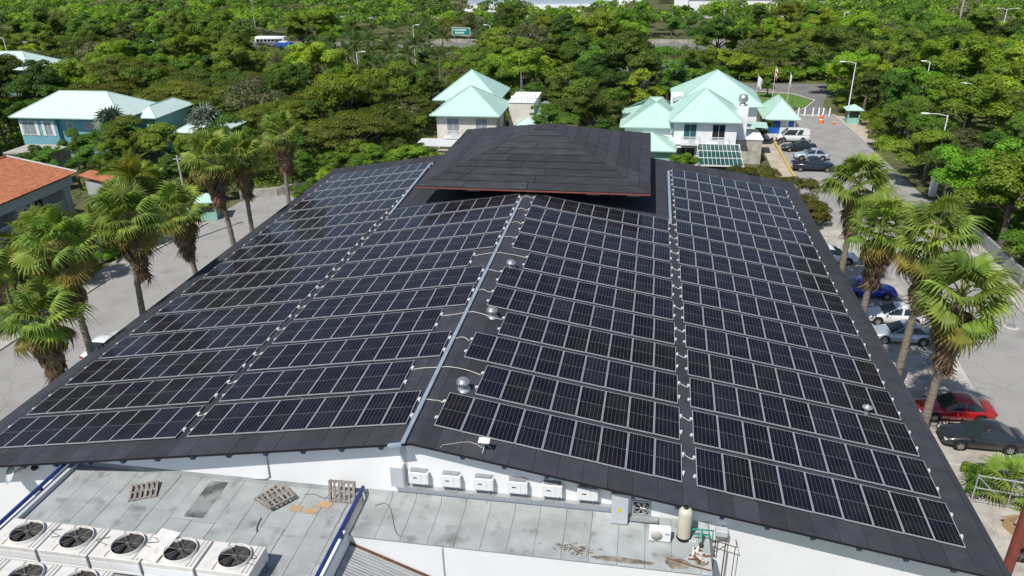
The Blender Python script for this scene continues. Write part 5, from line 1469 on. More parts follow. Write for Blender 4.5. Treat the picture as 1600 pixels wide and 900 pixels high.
for i in range(9): part(MB().box(25 + i * 4.2, 26.6 + i * 4.2, 283.93, 283.99, 5.6, 6.8), 'window', M['grey_glass'], fb2)
fb3 = empty('far_building', (82, 318, 0), 0, 'pale low building at the top edge right of the long white one', 'building')
part(MB().box(66, 102, 313, 330, 0, 3.5), 'wall', M['white_wall'], fb3)
part(MB().box(65.8, 102.2, 312.8, 330.2, 3.51, 3.8), 'roof', M['concrete'], fb3)

# ------------------------------------------------------------------ rubbish behind the right corner
ga = empty('steel_gate', (29.1, 13.7, 0), R(-8), 'galvanised steel gate frame behind the roof corner at lower right', 'gate')
MB().tube([(-1.9, 0, 1.75), (1.7, 0, 1.75)], .045, 6).build('top_rail', M['galv'], ga)
MB().tube([(-1.9, 0, .1), (1.7, 0, .1)], .045, 6).build('bottom_rail', M['galv'], ga)
MB().tube([(-1.9, 0, .95), (1.7, 0, .95)], .035, 6).build('mid_rail', M['galv'], ga)
for x in (-1.9, -.2, 1.7): MB().tube([(x, 0, 0), (x, 0, 1.85)], .045, 6).build('upright', M['galv'], ga)
MB().tube([(-1.9, 0, 1.7), (-.25, 0, .12)], .035, 6).build('brace', M['galv'], ga)
mb = MB()
for i in range(26): mb.tube([(-1.85 + i * .14, .02, .1), (-1.85 + i * .14, .02, 1.7)], .006, 4)
mb.build('mesh_wires', M['galv'], ga)
bx_ = empty('cardboard_box', (28.6, 12.0, 0), R(18), 'open cardboard box beside the steel gate', 'box', None, .72)
mb = MB()
for a in ((-.6, .6, -.45, -.42, 0, .8), (-.6, .6, .42, .45, 0, .8), (-.6, -.57, -.42, .42, 0, .8), (.57, .6, -.42, .42, 0, .8), (-.57, .57, -.42, .42, 0, .03)): mb.box(*a)
mb.build('carton', M['card'], bx_)
MB().box(-.6, .6, 0, .4, 0, .02, M=Matrix.Translation((0, .45, .8)) @ Matrix.Rotation(R(-35), 4, 'X')).build('flap', M['card'], bx_)
def bag(loc, s, mt, lab, seed):
    rr = random.Random(seed)
    prof = [(0, 0), (.5, .02), (.62, .25), (.55, .55), (.3, .8), (.12, .86), (.16, .98)]
    mb = MB(); n = 12
    vs, fs = [], []
    for r_, z in prof:
        for k in range(n):
            a = 2 * math.pi * k / n; q = r_ * (1 + rr.uniform(-.2, .2))
            vs.append((q * math.cos(a) * s, q * math.sin(a) * s, z * s * rr.uniform(.95, 1.05)))
    for i in range(len(prof) - 1):
        for k in range(n): fs.append((i * n + k, i * n + (k + 1) % n, (i + 1) * n + (k + 1) % n, (i + 1) * n + k))
    mb.add(vs, fs, 0, False)
    tag(mb.build('rubbish_bag', M[mt], None, loc), lab, 'bag', 'rubbish bags by the gate')
bag((29.3, 11.8, .0), 1.15, 'bag_white', 'large crumpled white rubbish bag right of the cardboard box', 1)
bag((30.1, 12.6, .0), .95, 'bag_white', 'white rubbish bag nearest the steel gate', 2)
bag((29.0, 10.5, .0), .9, 'bag_red', 'red plastic rubbish bag behind the red pole', 3)
bag((28.0, 9.9, .0), .6, 'black', 'small black rubbish bag at the roof corner', 4)
tag(MB().box(-1.1, 1.1, -.5, .5, 0, .04, M=Matrix.Rotation(R(10), 4, 'Y')).build('white_board', M['white_clean'], None, (30.2, 12.0, 1.0), (0, 0, R(25))), 'white board lying over the rubbish bags', 'board')
# ------------------------------------------------------------------ foliage
def quads_mesh(name, V, mats, mi=None):
    """V: (n,4,3) array of leaf corners -> one mesh of n loose quads"""
    n = V.shape[0]
    me = bpy.data.meshes.new(name)
    me.vertices.add(n * 4)
    me.vertices.foreach_set('co', V.reshape(-1).astype(np.float32))
    me.loops.add(n * 4)
    me.loops.foreach_set('vertex_index', np.arange(n * 4, dtype=np.int32))
    me.polygons.add(n)
    me.polygons.foreach_set('loop_start', np.arange(0, n * 4, 4, dtype=np.int32))
    me.polygons.foreach_set('loop_total', np.full(n, 4, dtype=np.int32))
    for mt in (mats if isinstance(mats, (list, tuple)) else [mats]): me.materials.append(mt)
    if mi is not None: me.polygons.foreach_set('material_index', mi.astype(np.int32))
    me.update(calc_edges=True)
    me.validate()
    return me

def leaf_cloud(rng, clumps, n, size, flat=0.0, upb=0.35, shell=(.72, 1.05)):
    """leaves on and just inside the surface of ellipsoid clumps [(c, (rx,ry,rz))]"""
    cs = np.array([c for c, _ in clumps]); rs = np.array([r for _, r in clumps])
    wgt = rs[:, 0] * rs[:, 1] + rs[:, 1] * rs[:, 2]; wgt = wgt / wgt.sum()
    idx = rng.choice(len(clumps), n, p=wgt)
    d = rng.normal(size=(n, 3)); d /= np.linalg.norm(d, axis=1)[:, None]
    low = d[:, 2] < -0.25
    d[low, 2] *= -rng.uniform(0.2, 1.0, low.sum())
    d /= np.linalg.norm(d, axis=1)[:, None]
    rad = rng.uniform(shell[0], shell[1], n)[:, None]
    pos = cs[idx] + d * rs[idx] * rad
    nr = d * 1.0 + rng.normal(size=(n, 3)) * 0.42 + np.array([0, 0, upb + flat])
    nr /= np.linalg.norm(nr, axis=1)[:, None]
    a = rng.normal(size=(n, 3)); t = np.cross(nr, a); t /= np.linalg.norm(t, axis=1)[:, None]
    b = np.cross(nr, t)
    s = size * rng.uniform(.6, 1.3, n)[:, None]
    V = np.stack([pos - t * s, pos - b * s * .55 + nr * s * .12, pos + t * s, pos + b * s * .55 + nr * s * .12], axis=1)
    return V

def trunk_mesh(name, rng, H, r, tips, mt='bark'):
    mb = MB()
    mb.tube([(0, 0, -.1), (rng.normal() * .06, rng.normal() * .06, H * .3), (rng.normal() * .12, rng.normal() * .12, H * .62)], [r * 1.35, r, r * .8], 8)
    for c in tips:
        c = Vector(c)
        st = Vector((0, 0, H * rng.uniform(.4, .62)))
        mid = st.lerp(c, .5) + Vector((0, 0, -.08 * H * rng.uniform(0, 1)))
        mb.tube([st, mid, c], [r * .5, r * .32, r * .1], 5, cap=False)
    return mb.mesh(name, M[mt])

def proto(kind, seed):
    rng = np.random.default_rng(seed)
    cl = []
    if kind in 'DMB':
        Rr, zc, zr = 4.0, 4.8, 3.0
        asp = rng.uniform(.75, 1.3)
        zr *= asp
        for i in range(11):
            a = rng.uniform(0, 6.283); e = math.asin(rng.uniform(-.62, 1)); q = rng.uniform(.35, .8)
            c0 = np.array((Rr * q * math.cos(a) * math.cos(e), Rr * q * math.sin(a) * math.cos(e), zc + zr * q * math.sin(e)))
            lob = rng.uniform(.8, 1.7)
            for j in range(7):
                dd = rng.normal(size=3); dd /= np.linalg.norm(dd)
                if dd[2] < -.3: dd[2] *= -1
                c1 = c0 + dd * lob * rng.uniform(.5, .95) * np.array((1, 1, .75))
                rr = rng.uniform(.38, .85) * (1.15 if kind == 'B' else 1)
                cl.append((tuple(c1), (rr, rr, rr * rng.uniform(.55, .85))))
        for i in range(0):
            a = rng.uniform(0, 6.283); e = math.asin(rng.uniform(-.35, 1))
            q = rng.uniform(.55, .84)
            ax, ay = rng.uniform(.85, 1.1, 2)
            c = (Rr * q * math.cos(a) * math.cos(e) * ax, Rr * q * math.sin(a) * math.cos(e) * ay, zc + zr * q * math.sin(e))
            rr = rng.uniform(.9, 1.6) * (1.2 if kind == 'B' else 1)
            cl.append((c, (rr, rr, rr * rng.uniform(.6, .85))))
        V = leaf_cloud(rng, cl, 16500, {'D': .122, 'M': .12, 'B': .14}[kind], shell=(.55, 1.15))
        H, tr = 6.2, .22
    elif kind == 'O':
        Rr = 7.0
        for i in range(58):
            a = rng.uniform(0, 6.283); q = math.sqrt(rng.uniform(0, 1))
            z = 6.6 - 2.2 * q * q + rng.normal() * .3
            rr = rng.uniform(.9, 1.7)
            cl.append(((Rr * .92 * q * math.cos(a), Rr * .92 * q * math.sin(a), z), (rr, rr, rr * .33)))
        V = leaf_cloud(rng, cl, 14500, .15, flat=.8, upb=.6)
        H, tr = 6.0, .3
    elif kind == 'G':
        for i in range(22):
            a = rng.uniform(0, 6.283); e = math.asin(rng.uniform(-.2, 1)); q = rng.uniform(.5, .95)
            c = (3.6 * q * math.cos(a) * math.cos(e), 3.6 * q * math.sin(a) * math.cos(e), 3.0 + 2.6 * q * math.sin(e))
            rr = rng.uniform(.6, 1.1)
            cl.append((c, (rr, rr, rr * .7)))
        V = leaf_cloud(rng, cl, 2600, .15)
        H, tr = 5.0, .16
    elif kind == 'Y':
        for i in range(34):
            a = rng.uniform(0, 6.283); q = math.sqrt(rng.uniform(0, 1))
            rr = rng.uniform(.8, 1.5)
            cl.append(((4.6 * q * math.cos(a), 4.6 * q * math.sin(a), 5.0 - 2.4 * q * q + rng.normal() * .3), (rr, rr, rr * .55)))
        V = leaf_cloud(rng, cl, 11500, .14, flat=.4)
        H, tr = 4.6, .22
    else:
        for i in range(14):
            a = rng.uniform(0, 6.283); q = math.sqrt(rng.uniform(0, 1))
            rr = rng.uniform(.5, .95)
            cl.append(((1.9 * q * math.cos(a), 1.9 * q * math.sin(a), 1.6 - .7 * q * q + rng.normal() * .2), (rr, rr, rr * .8)))
        V = leaf_cloud(rng, cl, 3200, .13)
        H, tr = 1.8, .07
    mt = {'D': 'lf_dark', 'M': 'lf_mid', 'B': 'lf_bright', 'O': 'lf_olive', 'G': 'lf_grey', 'Y': 'lf_yellow', 'S': 'lf_bright'}[kind]
    tips = [cl[i][0] for i in rng.choice(len(cl), min(len(cl), 8 if kind != 'G' else 18), replace=False)]
    return (quads_mesh('crown', V, M[mt]), trunk_mesh('trunk', rng, H, tr, tips))
PROTO = {k: [proto(k, 100 + 7 * i + ord(k)) for i in range(5 if k in 'DMB' else 3)] for k in 'DMBOGYS'}
KN = {'D': ('dense_tree', 'tree'), 'M': ('leafy_tree', 'tree'), 'B': ('bright_tree', 'tree'), 'O': ('umbrella_tree', 'tree'), 'G': ('dry_tree', 'tree'), 'Y': ('flame_tree', 'tree'), 'S': ('shrub', 'shrub')}
rnd = random.Random(77)
def region(x, y):
    if y < 20: return 'near the right car park'
    if x > 42: return 'beside the right road' if y < 90 else ('behind the right guard booth' if y < 128 else 'in the upper right wood')
    if -24 < x < 27 and y < 74: return 'close behind the hall roof'
    if -24 < x < 28 and y < 112: return 'around the mint-roofed houses'
    if -24 <= x <= 42: return 'in the wood beyond the houses' if y < 150 else 'by the far highway in the middle'
    if y < 70: return 'beside the left road'
    if y < 112: return 'around the aqua house' if x < -46 else 'left of the cream house'
    return 'in the upper left wood' if x < -66 else 'around the palm grove'
def tree(kind, x, y, s, label, group, sz=None):
    if label is None:
        label = WOODLAB[kind] + ' ' + region(x, y); group = GRP[kind] + ' ' + region(x, y)
    cm, tm = PROTO[kind][rnd.randrange(len(PROTO[kind]))]
    t = empty(KN[kind][0], (x, y, 0), rnd.uniform(0, 6.283), label, KN[kind][1], group)
    t.scale = (s * rnd.uniform(.88, 1.15), s * rnd.uniform(.88, 1.15), s * (sz or rnd.uniform(.82, 1.18)))
    link('crown', cm, t); link('trunk', tm, t)
    return t
WOODLAB = {'D': 'dark green rounded tree', 'M': 'mid green leafy tree', 'B': 'bright yellow-green tree', 'O': 'wide flat-crowned olive green tree', 'G': 'pale grey-green half-bare tree', 'Y': 'low spreading tree with yellow pods', 'S': 'low bright green shrub'}
GRP = {'D': 'dark trees', 'M': 'mid green trees', 'B': 'bright trees', 'O': 'flat-crowned trees', 'G': 'half-bare trees', 'Y': 'trees with yellow pods', 'S': 'shrubs'}
near = [('O', -99.1, 99.4, 1.22), ('O', -80.6, 90.2, 1.03), ('O', -83.4, 103.8, 1.15), ('O', -68.8, 100.4, 1.17), ('O', -57.4, 90.8, 0.86), ('O', -54.2, 97.9, 1.12), ('O', -41.1, 76.8, 1.0), ('O', -40.3, 90.0, 1.12), ('O', -29.0, 72.9, 0.85), ('O', -31.9, 93.3, 1.06), ('O', -29.2, 82.1, 0.78), ('O', -70.0, 94.1, 0.85),
 ('M', -66, 62, .6), ('M', -64, 57.5, .55), ('M', -66.8, 67.2, .75), ('D', -63.0, 68.0, .85), ('M', -60.2, 70.5, .9), ('D', -69.8, 63.2, .55), ('M', -47.6, 49.3, .5), ('D', -57.5, 72.0, .8), ('B', -56, 62, .7), ('M', -45, 64, .75), ('D', -42, 67, .75), ('M', -46, 72, .85), ('O', -38, 67, .55), ('M', -35.5, 70, .8), ('M', -34, 66, .6), ('D', -55.5, 59.0, .6), ('B', -47.0, 62.0, .5), ('M', -57.6, 68.2, 0.9), ('M', -61.7, 64.9, 0.67), ('M', -52.3, 66.7, 0.9), ('M', -60.8, 59.6, 0.6), ('M', -52.5, 57.6, 0.75), ('M', -47.5, 58.6, 0.7), ('M', -49.6, 68.3, 0.64), ('D', -86.7, 77.2, 0.77), ('D', -79.4, 66.3, 0.61), ('M', -40.9, 57.3, 0.56),
 ('B', -28.7, 55.2, 0.54), ('B', -25.7, 60.4, 0.70), ('B', -22.1, 63.0, 0.72), ('B', -19.3, 66.9, 0.62), ('S', -18.8, 72.6, 1.01), ('B', -27.4, 57.7, 0.55), ('D', -33.6, 62.5, 0.49), ('M', -26.5, 67.2, 0.72), ('D', -22.7, 70.1, 0.66), ('D', -19.9, 71.5, 0.5), ('M', -23.6, 83.2, 0.69),
 ('D', -8.5, 99.4, 1.01), ('M', -3.1, 100.9, 1.22), ('D', 2.7, 97.8, 1.11), ('M', -3.4, 79.6, 1.0), ('D', 1.2, 82.8, 1.25), ('M', 1.6, 90.5, 1.15), ('D', -8.0, 79.8, 0.62), ('M', -12.5, 103.0, 0.58), ('D', 3.4, 77.8, .9), ('M', -0.6, 76.5, .8),
 ('G', -18.8, 156.6, 1.7), ('G', -9.1, 137.7, 1.45), ('G', -17.6, 131.6, 1.28), ('M', -0.5, 121.2, 1.32), ('D', 6.0, 118.3, 1.14), ('M', 12.8, 121.4, 1.23), ('M', -20.2, 124.7, 1.22), ('B', -9.9, 121.1, 1.07), ('G', -7.2, 157.2, 1.45),
 ('B', 14.0, 70.2, 0.5), ('S', 11.5, 71.5, 0.75), ('Y', 22.6, 66.7, 0.63), ('Y', 25.2, 62.6, 0.72), ('Y', 25.6, 57.5, 0.52), ('Y', 20.1, 67.9, 0.5), ('Y', 17.2, 66.5, 0.45), ('D', 25.6, 90.6, 0.44),
 ('D', 44.4, 110.9, 1.0), ('M', 46.0, 98.1, 1.1), ('M', 43.0, 78.0, 1.1), ('M', 46.2, 89.0, 1.15), ('G', 48.3, 82.4, 1.0), ('M', 42.0, 72.0, 1.05), ('D', 42.0, 65.0, 1.05), ('M', 43.4, 84.5, 1.0), ('B', 41.9, 58.6, 1.05), ('D', 45.4, 93.5, .9), ('M', 49, 71.5, 1.0), ('B', 50, 104, 1.1), ('M', 52.6, 77.0, 0.99), ('M', 56.1, 99.1, 1.12), ('O', 62.3, 97.2, 0.9), ('B', 43.0, 52.3, 1.2), ('B', 43.6, 46.6, .72), ('B', 44.0, 41.5, .6), ('M', 43.4, 35.5, .5), ('B', 49.5, 49.5, 1.1), ('M', 47.5, 42.0, .9), ('B', 46.2, 60.0, 1.1), ('B', 52.4, 65.6, 0.91), ('M', 46.5, 68.8, 0.65), ('B', 46.0, 44.4, 0.75), ('D', 44.4, 37.7, 0.5), ('B', 49, 59, .7),
 ('B', 57.4, 122.0, 1.37), ('M', 52.7, 127.5, 1.37), ('D', 50.6, 145.6, 1.44), ('M', 66.8, 128.4, 1.36), ('M', 74.1, 130.3, 1.31), ('O', 34.0, 148.5, 0.98), ('M', 31.0, 125.0, 0.45), ('M', 44.6, 57.0, 0.48), ('D', 44.8, 49.2, 0.44), ('D', 62, 86, 1.1), ('M', 58, 74, 1.0), ('B', 66, 110, 1.2)]
NEARLAB = {(-23.6, 83.2): 'yellowish green tree left of the cream house', (31.0, 125.0): 'small thin tree on the lawn behind the flags', (25.6, 90.6): 'dark bush between the white house and the kiosk', (43.0, 52.3): 'largest bright green tree beside the right road', (1.2, 82.8): 'dense dark tree between the two mint-roofed houses', (44.4, 110.9): 'dark tree behind the right guard booth', (14.0, 70.2): 'bright bush in front of the green panel rack', (34.0, 148.5): 'wide olive tree beyond the lawn and entrance road', (-23.6, 83.2): 'yellowish green tree left of the cream house'}
pts_used = []
for k, x, y, s in near:
    lab = NEARLAB.get((x, y))
    tree(k, x, y, s, lab, GRP[k])
    pts_used.append((x, y))
# keep-outs: (x0, x1, y0, y1)
KO = [(-24, 30, -50, 74), (-84, -60, 55, 74), (-62, -48, 66, 76), (-42, -22, -50, 61), (22, 43, -50, 112), (28, 42, 108, 140), (8, 80, 129, 141), (-300, 200, 185.5, 199.5), (11, 27, 68, 101), (4, 14, 72, 92), (-24, -1, 73, 100), (-82, -59, 70, 88), (-60, -48, 73, 85), (-78, -68, 64, 72), (-70, -45, 0, 56), (-132, -112, 112, 129), (22, 39, 114, 132), (38, 46, 90, 108)]
KS = [(3, 38, 146, 184), (-104, -72, 150, 184), (-46, -27, 150, 184)]       # only low shrubs here
def inside(x, y, rects, mg=0.0):
    return any(a - mg < x < b + mg and c - mg < y < d + mg for a, b, c, d in rects)
def blocked(x, y):      # open sight lines past the bus, the road sign and the highway
    if 110 < y < 186:
        if abs(x - (-97 + (189 - y) * .5)) < 6.5: return True
        if abs(x - (-40 + (184 - y) * .235)) < 4.5: return True
        t = (y + 22) / 212
        if 8.5 + (7 - 8.5) * t < x < 8.5 + (27 - 8.5) * t and y > 142: return True
    return False
def in_view(y, mg=0): return (-0.95 * (y + 20) - 8 - mg, 0.36 * (y + 22) + 28 + mg)
tries = 0
nadd = 0
while tries < 16000 and nadd < 430:
    tries += 1
    y = 62 + 122 * rnd.random() ** .8 + (rnd.random() < .1) * 20
    lo, hi = in_view(y)
    x = rnd.uniform(lo, hi)
    if inside(x, y, KO, 1.5): continue
    sh_ = blocked(x, y)
    if any((x - a) ** 2 + (y - b) ** 2 < (3.6 if sh_ else 5.7) ** 2 for a, b in pts_used): continue
    if sh_: k, s = rnd.choice('SSSG'), rnd.uniform(.7, 1.2) * (1.0 if y < 165 else .6)
    else:
        k = rnd.choices('DMBGO', (.26, .34, .24, .08, .09 if x < -20 else .03))[0] if x < 20 else rnd.choices('DMBG', (.2, .36, .38, .06))[0]
        s = rnd.choice((rnd.uniform(.75, 1.1), rnd.uniform(1.0, 1.6))) if k != 'O' else rnd.uniform(.75, 1.1)
        # palms grove stays low
        if -66 < x < -26 and 112 < y < 182: s *= .5
    if sh_ and k == 'G': s *= .5
    tree(k, x, y, s, None, None)
    pts_used.append((x, y)); nadd += 1

# far woodland as one mass
rng = np.random.default_rng(5)
chunks, mis = [], []
n_c = 0
far_ko = [(-66, 8, 276, 335), (16, 66, 276, 312), (62, 104, 308, 330), (-200, 60, 262, 281)]
used = set()
tries = 0
while n_c < 1350 and tries < 40000:
    tries += 1
    y = 203 + 215 * rng.random() ** .85
    lo, hi = in_view(y, 10)
    x = rng.uniform(lo, hi)
    if inside(x, y, far_ko, 3): continue
    g = (int(x // 6), int(y // 6))
    if g in used: continue
    used.add(g)
    rad = rng.uniform(3.2, 5.6)
    cl = []
    hs_ = rng.uniform(.7, 1.35)
    for i in range(15):
        a = rng.uniform(0, 6.283); e = math.asin(rng.uniform(-.2, 1)); q = rng.uniform(.4, .95)
        rr = rad * rng.uniform(.14, .36)
        cl.append(((x + rad * q * math.cos(a) * math.cos(e), y + rad * q * math.sin(a) * math.cos(e), rad * .8 + rad * .65 * hs_ * q * math.sin(e)), (rr, rr, rr * .75)))
    nl = int(520 if y < 290 else 300)
    chunks.append(leaf_cloud(rng, cl, nl, .42 if y < 290 else .6))
    mis.append(np.full(nl, rng.choice(4, p=[.3, .38, .24, .08])))
    n_c += 1
V = np.concatenate(chunks); mi = np.concatenate(mis)
wd_ = link('woodland', quads_mesh('woodland', V, [M['lf_dark'], M['lf_mid'], M['lf_bright'], M['lf_grey']], mi))
tag(wd_, 'far green woodland spreading to the top of the picture', 'woodland', kind='stuff')
# undergrowth
P = []
while len(P) < 10500:
    y = rnd.uniform(50, 206); lo, hi = in_view(y)
    x = rnd.uniform(lo, hi)
    if inside(x, y, KO, .2): continue
    P.append((x, y))
for k in range(420):                      # planting beside the left road and along the back of the hall
    P.append((rnd.uniform(-50, -41.8), rnd.uniform(2, 58)))
for k in range(260): P.append((rnd.uniform(-24, 26), rnd.uniform(52.5, 66)))
P = np.array(P)
rr = rng.uniform(.5, 1.3, len(P))
cl = [((p[0], p[1], .15 + .25 * r_), (r_, r_, r_ * .7)) for p, r_ in zip(P, rr)]
V = leaf_cloud(rng, cl, 190000, .2)
mi = (rng.random(len(V)) * 3).astype(int)
un = link('undergrowth', quads_mesh('undergrowth', V, [M['lf_dark'], M['lf_mid'], M['lf_bright']], mi))
tag(un, 'low green undergrowth filling the ground between the trees', 'undergrowth', kind='stuff')

# ------------------------------------------------------------------ palms
def fan_leaf(seed, Lp, Rb, span, droop, mt, curl=.25, nseg=20):
    """petiole along +X then a pleated fan blade with split drooping tips"""
    rr = random.Random(seed)
    mb = MB()
    hub = Vector((Lp, 0, .18 * Lp - droop * .25 * Lp))
    mb.tube([(0, 0, 0), (Lp * .5, 0, .14 * Lp), hub], [.035, .026, .016], 4, 1, cap=False)
    ring, tips = [], []
    for i in range(nseg * 2 + 1):
        a = -span / 2 + span * i / (nseg * 2)
        r_ = Rb * .66 * (1 + .06 * rr.uniform(-1, 1))
        z = (.035 if i % 2 else -.02) - droop * .28 * r_ + curl * (math.sin(a) ** 2) * -.25 * r_
        ring.append(hub + Vector((r_ * math.cos(a), r_ * math.sin(a), z)))
    b0 = len(mb.v)
    mb.add([hub] + ring, [(0, i + 1, i + 2) for i in range(nseg * 2)], 0)
    for i in range(nseg):
        a = -span / 2 + span * (i + .5) / nseg + rr.uniform(-.04, .04)
        r_ = Rb * rr.uniform(.9, 1.2)
        mid = hub + Vector((r_ * .88 * math.cos(a), r_ * .88 * math.sin(a), -droop * .5 * r_ - curl * .3 * math.sin(a) ** 2 * r_))
        tip = hub + Vector((r_ * math.cos(a), r_ * math.sin(a), -droop * .85 * r_ - rr.uniform(.08, .42) * Rb - curl * .35 * math.sin(a) ** 2 * r_))
        l, c, r2 = ring[2 * i], ring[2 * i + 1], ring[2 * i + 2]
        wv = (r2 - l) * .22
        mb.add([l, c, r2, mid - wv, mid + wv, tip], [(0, 1, 3), (1, 4, 3), (1, 2, 4), (3, 4, 5)], 0)
    return mb.mesh('frond', [M[mt], M['petiole'] if mt != 'lf_dead' else M['lf_dead']])
FAN = [fan_leaf(i, (1.35, 1.2, 1.5, 1.3, 1.1, 1.45)[i], (1.0, 1.1, .95, 1.05, .9, 1.1)[i], (4.4, 4.8, 3.8, 4.2, 5.0, 3.6)[i], (.25, .5, .7, .35, .15, .95)[i], 'lf_palm') for i in range(6)]
FAN_OLD = [fan_leaf(10 + i, 1.3, 1.0, 4.2, .9, 'lf_palm_old') for i in range(2)]
FAN_DEAD = [fan_leaf(20 + i, 1.0, 1.15, 1.5, .5, 'lf_dead', curl=1.6, nseg=9) for i in range(3)]
FAN_SILVER = [fan_leaf(30 + i, 1.2, 1.2, 4.8, .15, 'lf_silver', nseg=14) for i in range(2)]

def set_frond(o, az, el, roll=0.0):
    o.rotation_mode = 'QUATERNION'
    q = Matrix.Rotation(az, 3, 'Z') @ Matrix.Rotation(-el, 3, 'Y') @ Matrix.Rotation(roll, 3, 'X')
    o.rotation_quaternion = q.to_quaternion()

def fan_palm(x, y, H, s, label, group, seed, green=29, dead=42, lean=(0, 0), mats=FAN, skirt=True):
    rr = random.Random(seed)
    t = empty('fan_palm', (x, y, 0), 0, label, 'palm tree', group)
    top = Vector((lean[0], lean[1], H))
    mb = MB()
    pts, rad = [], []
    for i in range(29):
        u = i / 28
        pts.append((lean[0] * u * u, lean[1] * u * u, -.1 + (H + .1) * u)); rad.append((.27 - .12 * u + (.12 if i == 0 else 0)) * s ** .5 * (1.07 if i % 2 else .95) * rr.uniform(.96, 1.04))
    mb.tube(pts, rad, 10)
    mb.build('trunk', M['palm_bark'], t)
    ga = 2.39996
    green = int(green * rr.uniform(.85, 1.2)); dead = int(dead * rr.uniform(.7, 1.3))
    for i in range(green):
        u = i / (green - 1)
        el = R(78) - u * R(118) + rr.gauss(0, .10)
        az = i * ga + rr.gauss(0, .15)
        f = link('frond', rr.choice(mats) if (u < .8 or mats is not FAN) else rr.choice(FAN_OLD), t, top + Vector((0, 0, .25 - .35 * u)))
        f.scale = (s * rr.uniform(.85, 1.12),) * 3
        set_frond(f, az, el, rr.gauss(0, .25))
    if skirt:
        for i in range(dead):
            u = i / (dead - 1)
            az = i * ga + rr.gauss(0, .2)
            el = -R(58) - u * R(26) + rr.gauss(0, .06)
            f = link('dead_frond', rr.choice(FAN_DEAD), t, top + Vector((.12 * math.cos(az), .12 * math.sin(az), -.1 - 2.4 * u * s)))
            f.scale = (s * rr.uniform(.8, 1.05), s * rr.uniform(.7, .9), s * rr.uniform(.8, 1.0))
            set_frond(f, az, el, rr.gauss(0, .3))
    return t
LP = [(-25.9, 11.9, 8.4, 1.0, 'nearest fan palm at the left picture edge beside the roof'), (-25.9, 15.6, 11.2, 1.12, 'second fan palm from the front along the left eave'), (-25.9, 21.0, 11.2, 1.1, 'third fan palm from the front along the left eave'), (-25.9, 28.3, 9.4, 1.0, 'short fan palm, fourth along the left eave'), (-25.9, 34.5, 11.9, 1.05, 'tall fan palm, fifth along the left eave'), (-26.2, 38.2, 10.9, .95, 'fan palm close behind the tall one on the left'), (-27.6, 48.8, 10.3, 1.0, 'farthest fan palm beside the left back corner of the roof')]
for i, (x, y, H, s, lab) in enumerate(LP):
    rr = random.Random(i)
    fan_palm(x, y, H, s * .96, lab, 'fan palms beside the hall', 50 + i, lean=(rr.uniform(-.7, .5), rr.uniform(-.6, .6)))
RPM = [(25.6, 39.6, 9.8, 1.08, 'farthest fan palm beside the right eave'), (25.8, 32.9, 8.4, 1.05, 'second farthest fan palm beside the right eave'), (25.8, 23.8, 11.2, 1.1, 'tall fan palm leaning over the right car park'), (25.8, 18.4, 10.0, 1.1, 'nearest fan palm beside the right eave above the red car')]
for i, (x, y, H, s, lab) in enumerate(RPM):
    rr = random.Random(i + 9)
    fan_palm(x, y, H, s, lab, 'fan palms beside the hall', 80 + i, lean=((.1, .2, .35, .25)[i], rr.uniform(-.2, .2)))
fan_palm(29.3, 14.7, .3, .8, 'low young fan palm beside the charcoal sedan', 'small fan palms', 95, green=18, dead=3)
for i, (x, y, H, lab) in enumerate([(-41.9, 25.0, 5.2, 'fan palm on the far pavement of the left road, nearest'), (-42.2, 32.0, 5.8, 'fan palm on the far pavement of the left road, middle'), (-42.0, 41.5, 5.2, 'fan palm on the far pavement of the left road, farthest')]):
    fan_palm(x, y, H, .95, lab, 'fan palms along the left pavement', 120 + i, green=26, dead=14)
fan_palm(-46.5, 53.5, 3.6, .95, 'small fan palm left of the left guard booth', 'small fan palms', 96, green=22, dead=5)
for i, (x, y, H, s, lab) in enumerate([(-92.0, 102.0, 5.6, 1.5, 'silver fan palm behind the aqua house roof'), (-63.5, 71.6, 4.9, 1.25, 'silver fan palm at the right front of the aqua house'), (-50.5, 73.6, 5.0, 1.2, 'silver fan palm in front of the small mint house'), (6.4, 104.5, 5.0, 1.4, 'silver fan palm left of the white house'), (13.2, 110.0, 5.2, 1.4, 'silver fan palm behind the white house wing')]):
    fan_palm(x, y, H, s, lab, 'silver fan palms', 200 + i, green=24, mats=FAN_SILVER, skirt=False)

def feather_leaf(seed, Lr, mt, arch=.5, wl=.62, n=26, stiff=.35):
    rr = random.Random(seed)
    mb = MB()
    pts = []
    for i in range(n + 1):
        u = i / n
        pts.append(Vector((Lr * (u - .12 * u * u), 0, arch * Lr * (.55 * u - .95 * u * u))))
    mb.tube(pts, [.035 * (1 - .8 * i / n) for i in range(n + 1)], 3, 1, cap=False)
    for i in range(3, n + 1):
        u = i / n
        l = wl * math.sin(math.pi * min(1, .18 + .8 * u)) * Lr / 3
        for s in (-1, 1):
            p = pts[i]
            d = Vector((.45 + .4 * u, s * 1.0, -.25 + rr.uniform(-.2, .15))).normalized()
            w = Vector((.055, 0, .02))
            q = p + d * l * .6 + Vector((0, 0, -.05 * l))
            e = p + d * l + Vector((0, 0, -stiff * l))
            mb.add([p - w, p + w, q + w * .9, q - w * .9, e], [(0, 1, 2, 3), (3, 2, 4)], 0)
    return mb.mesh('frond', [M[mt], M['petiole']])
COCO = [feather_leaf(i, 2.9, 'lf_coco', .45 + .15 * i) for i in range(3)]
ROYAL = [feather_leaf(10 + i, 3.4, 'lf_royal', .5 + .15 * i, wl=.8, n=16) for i in range(2)]
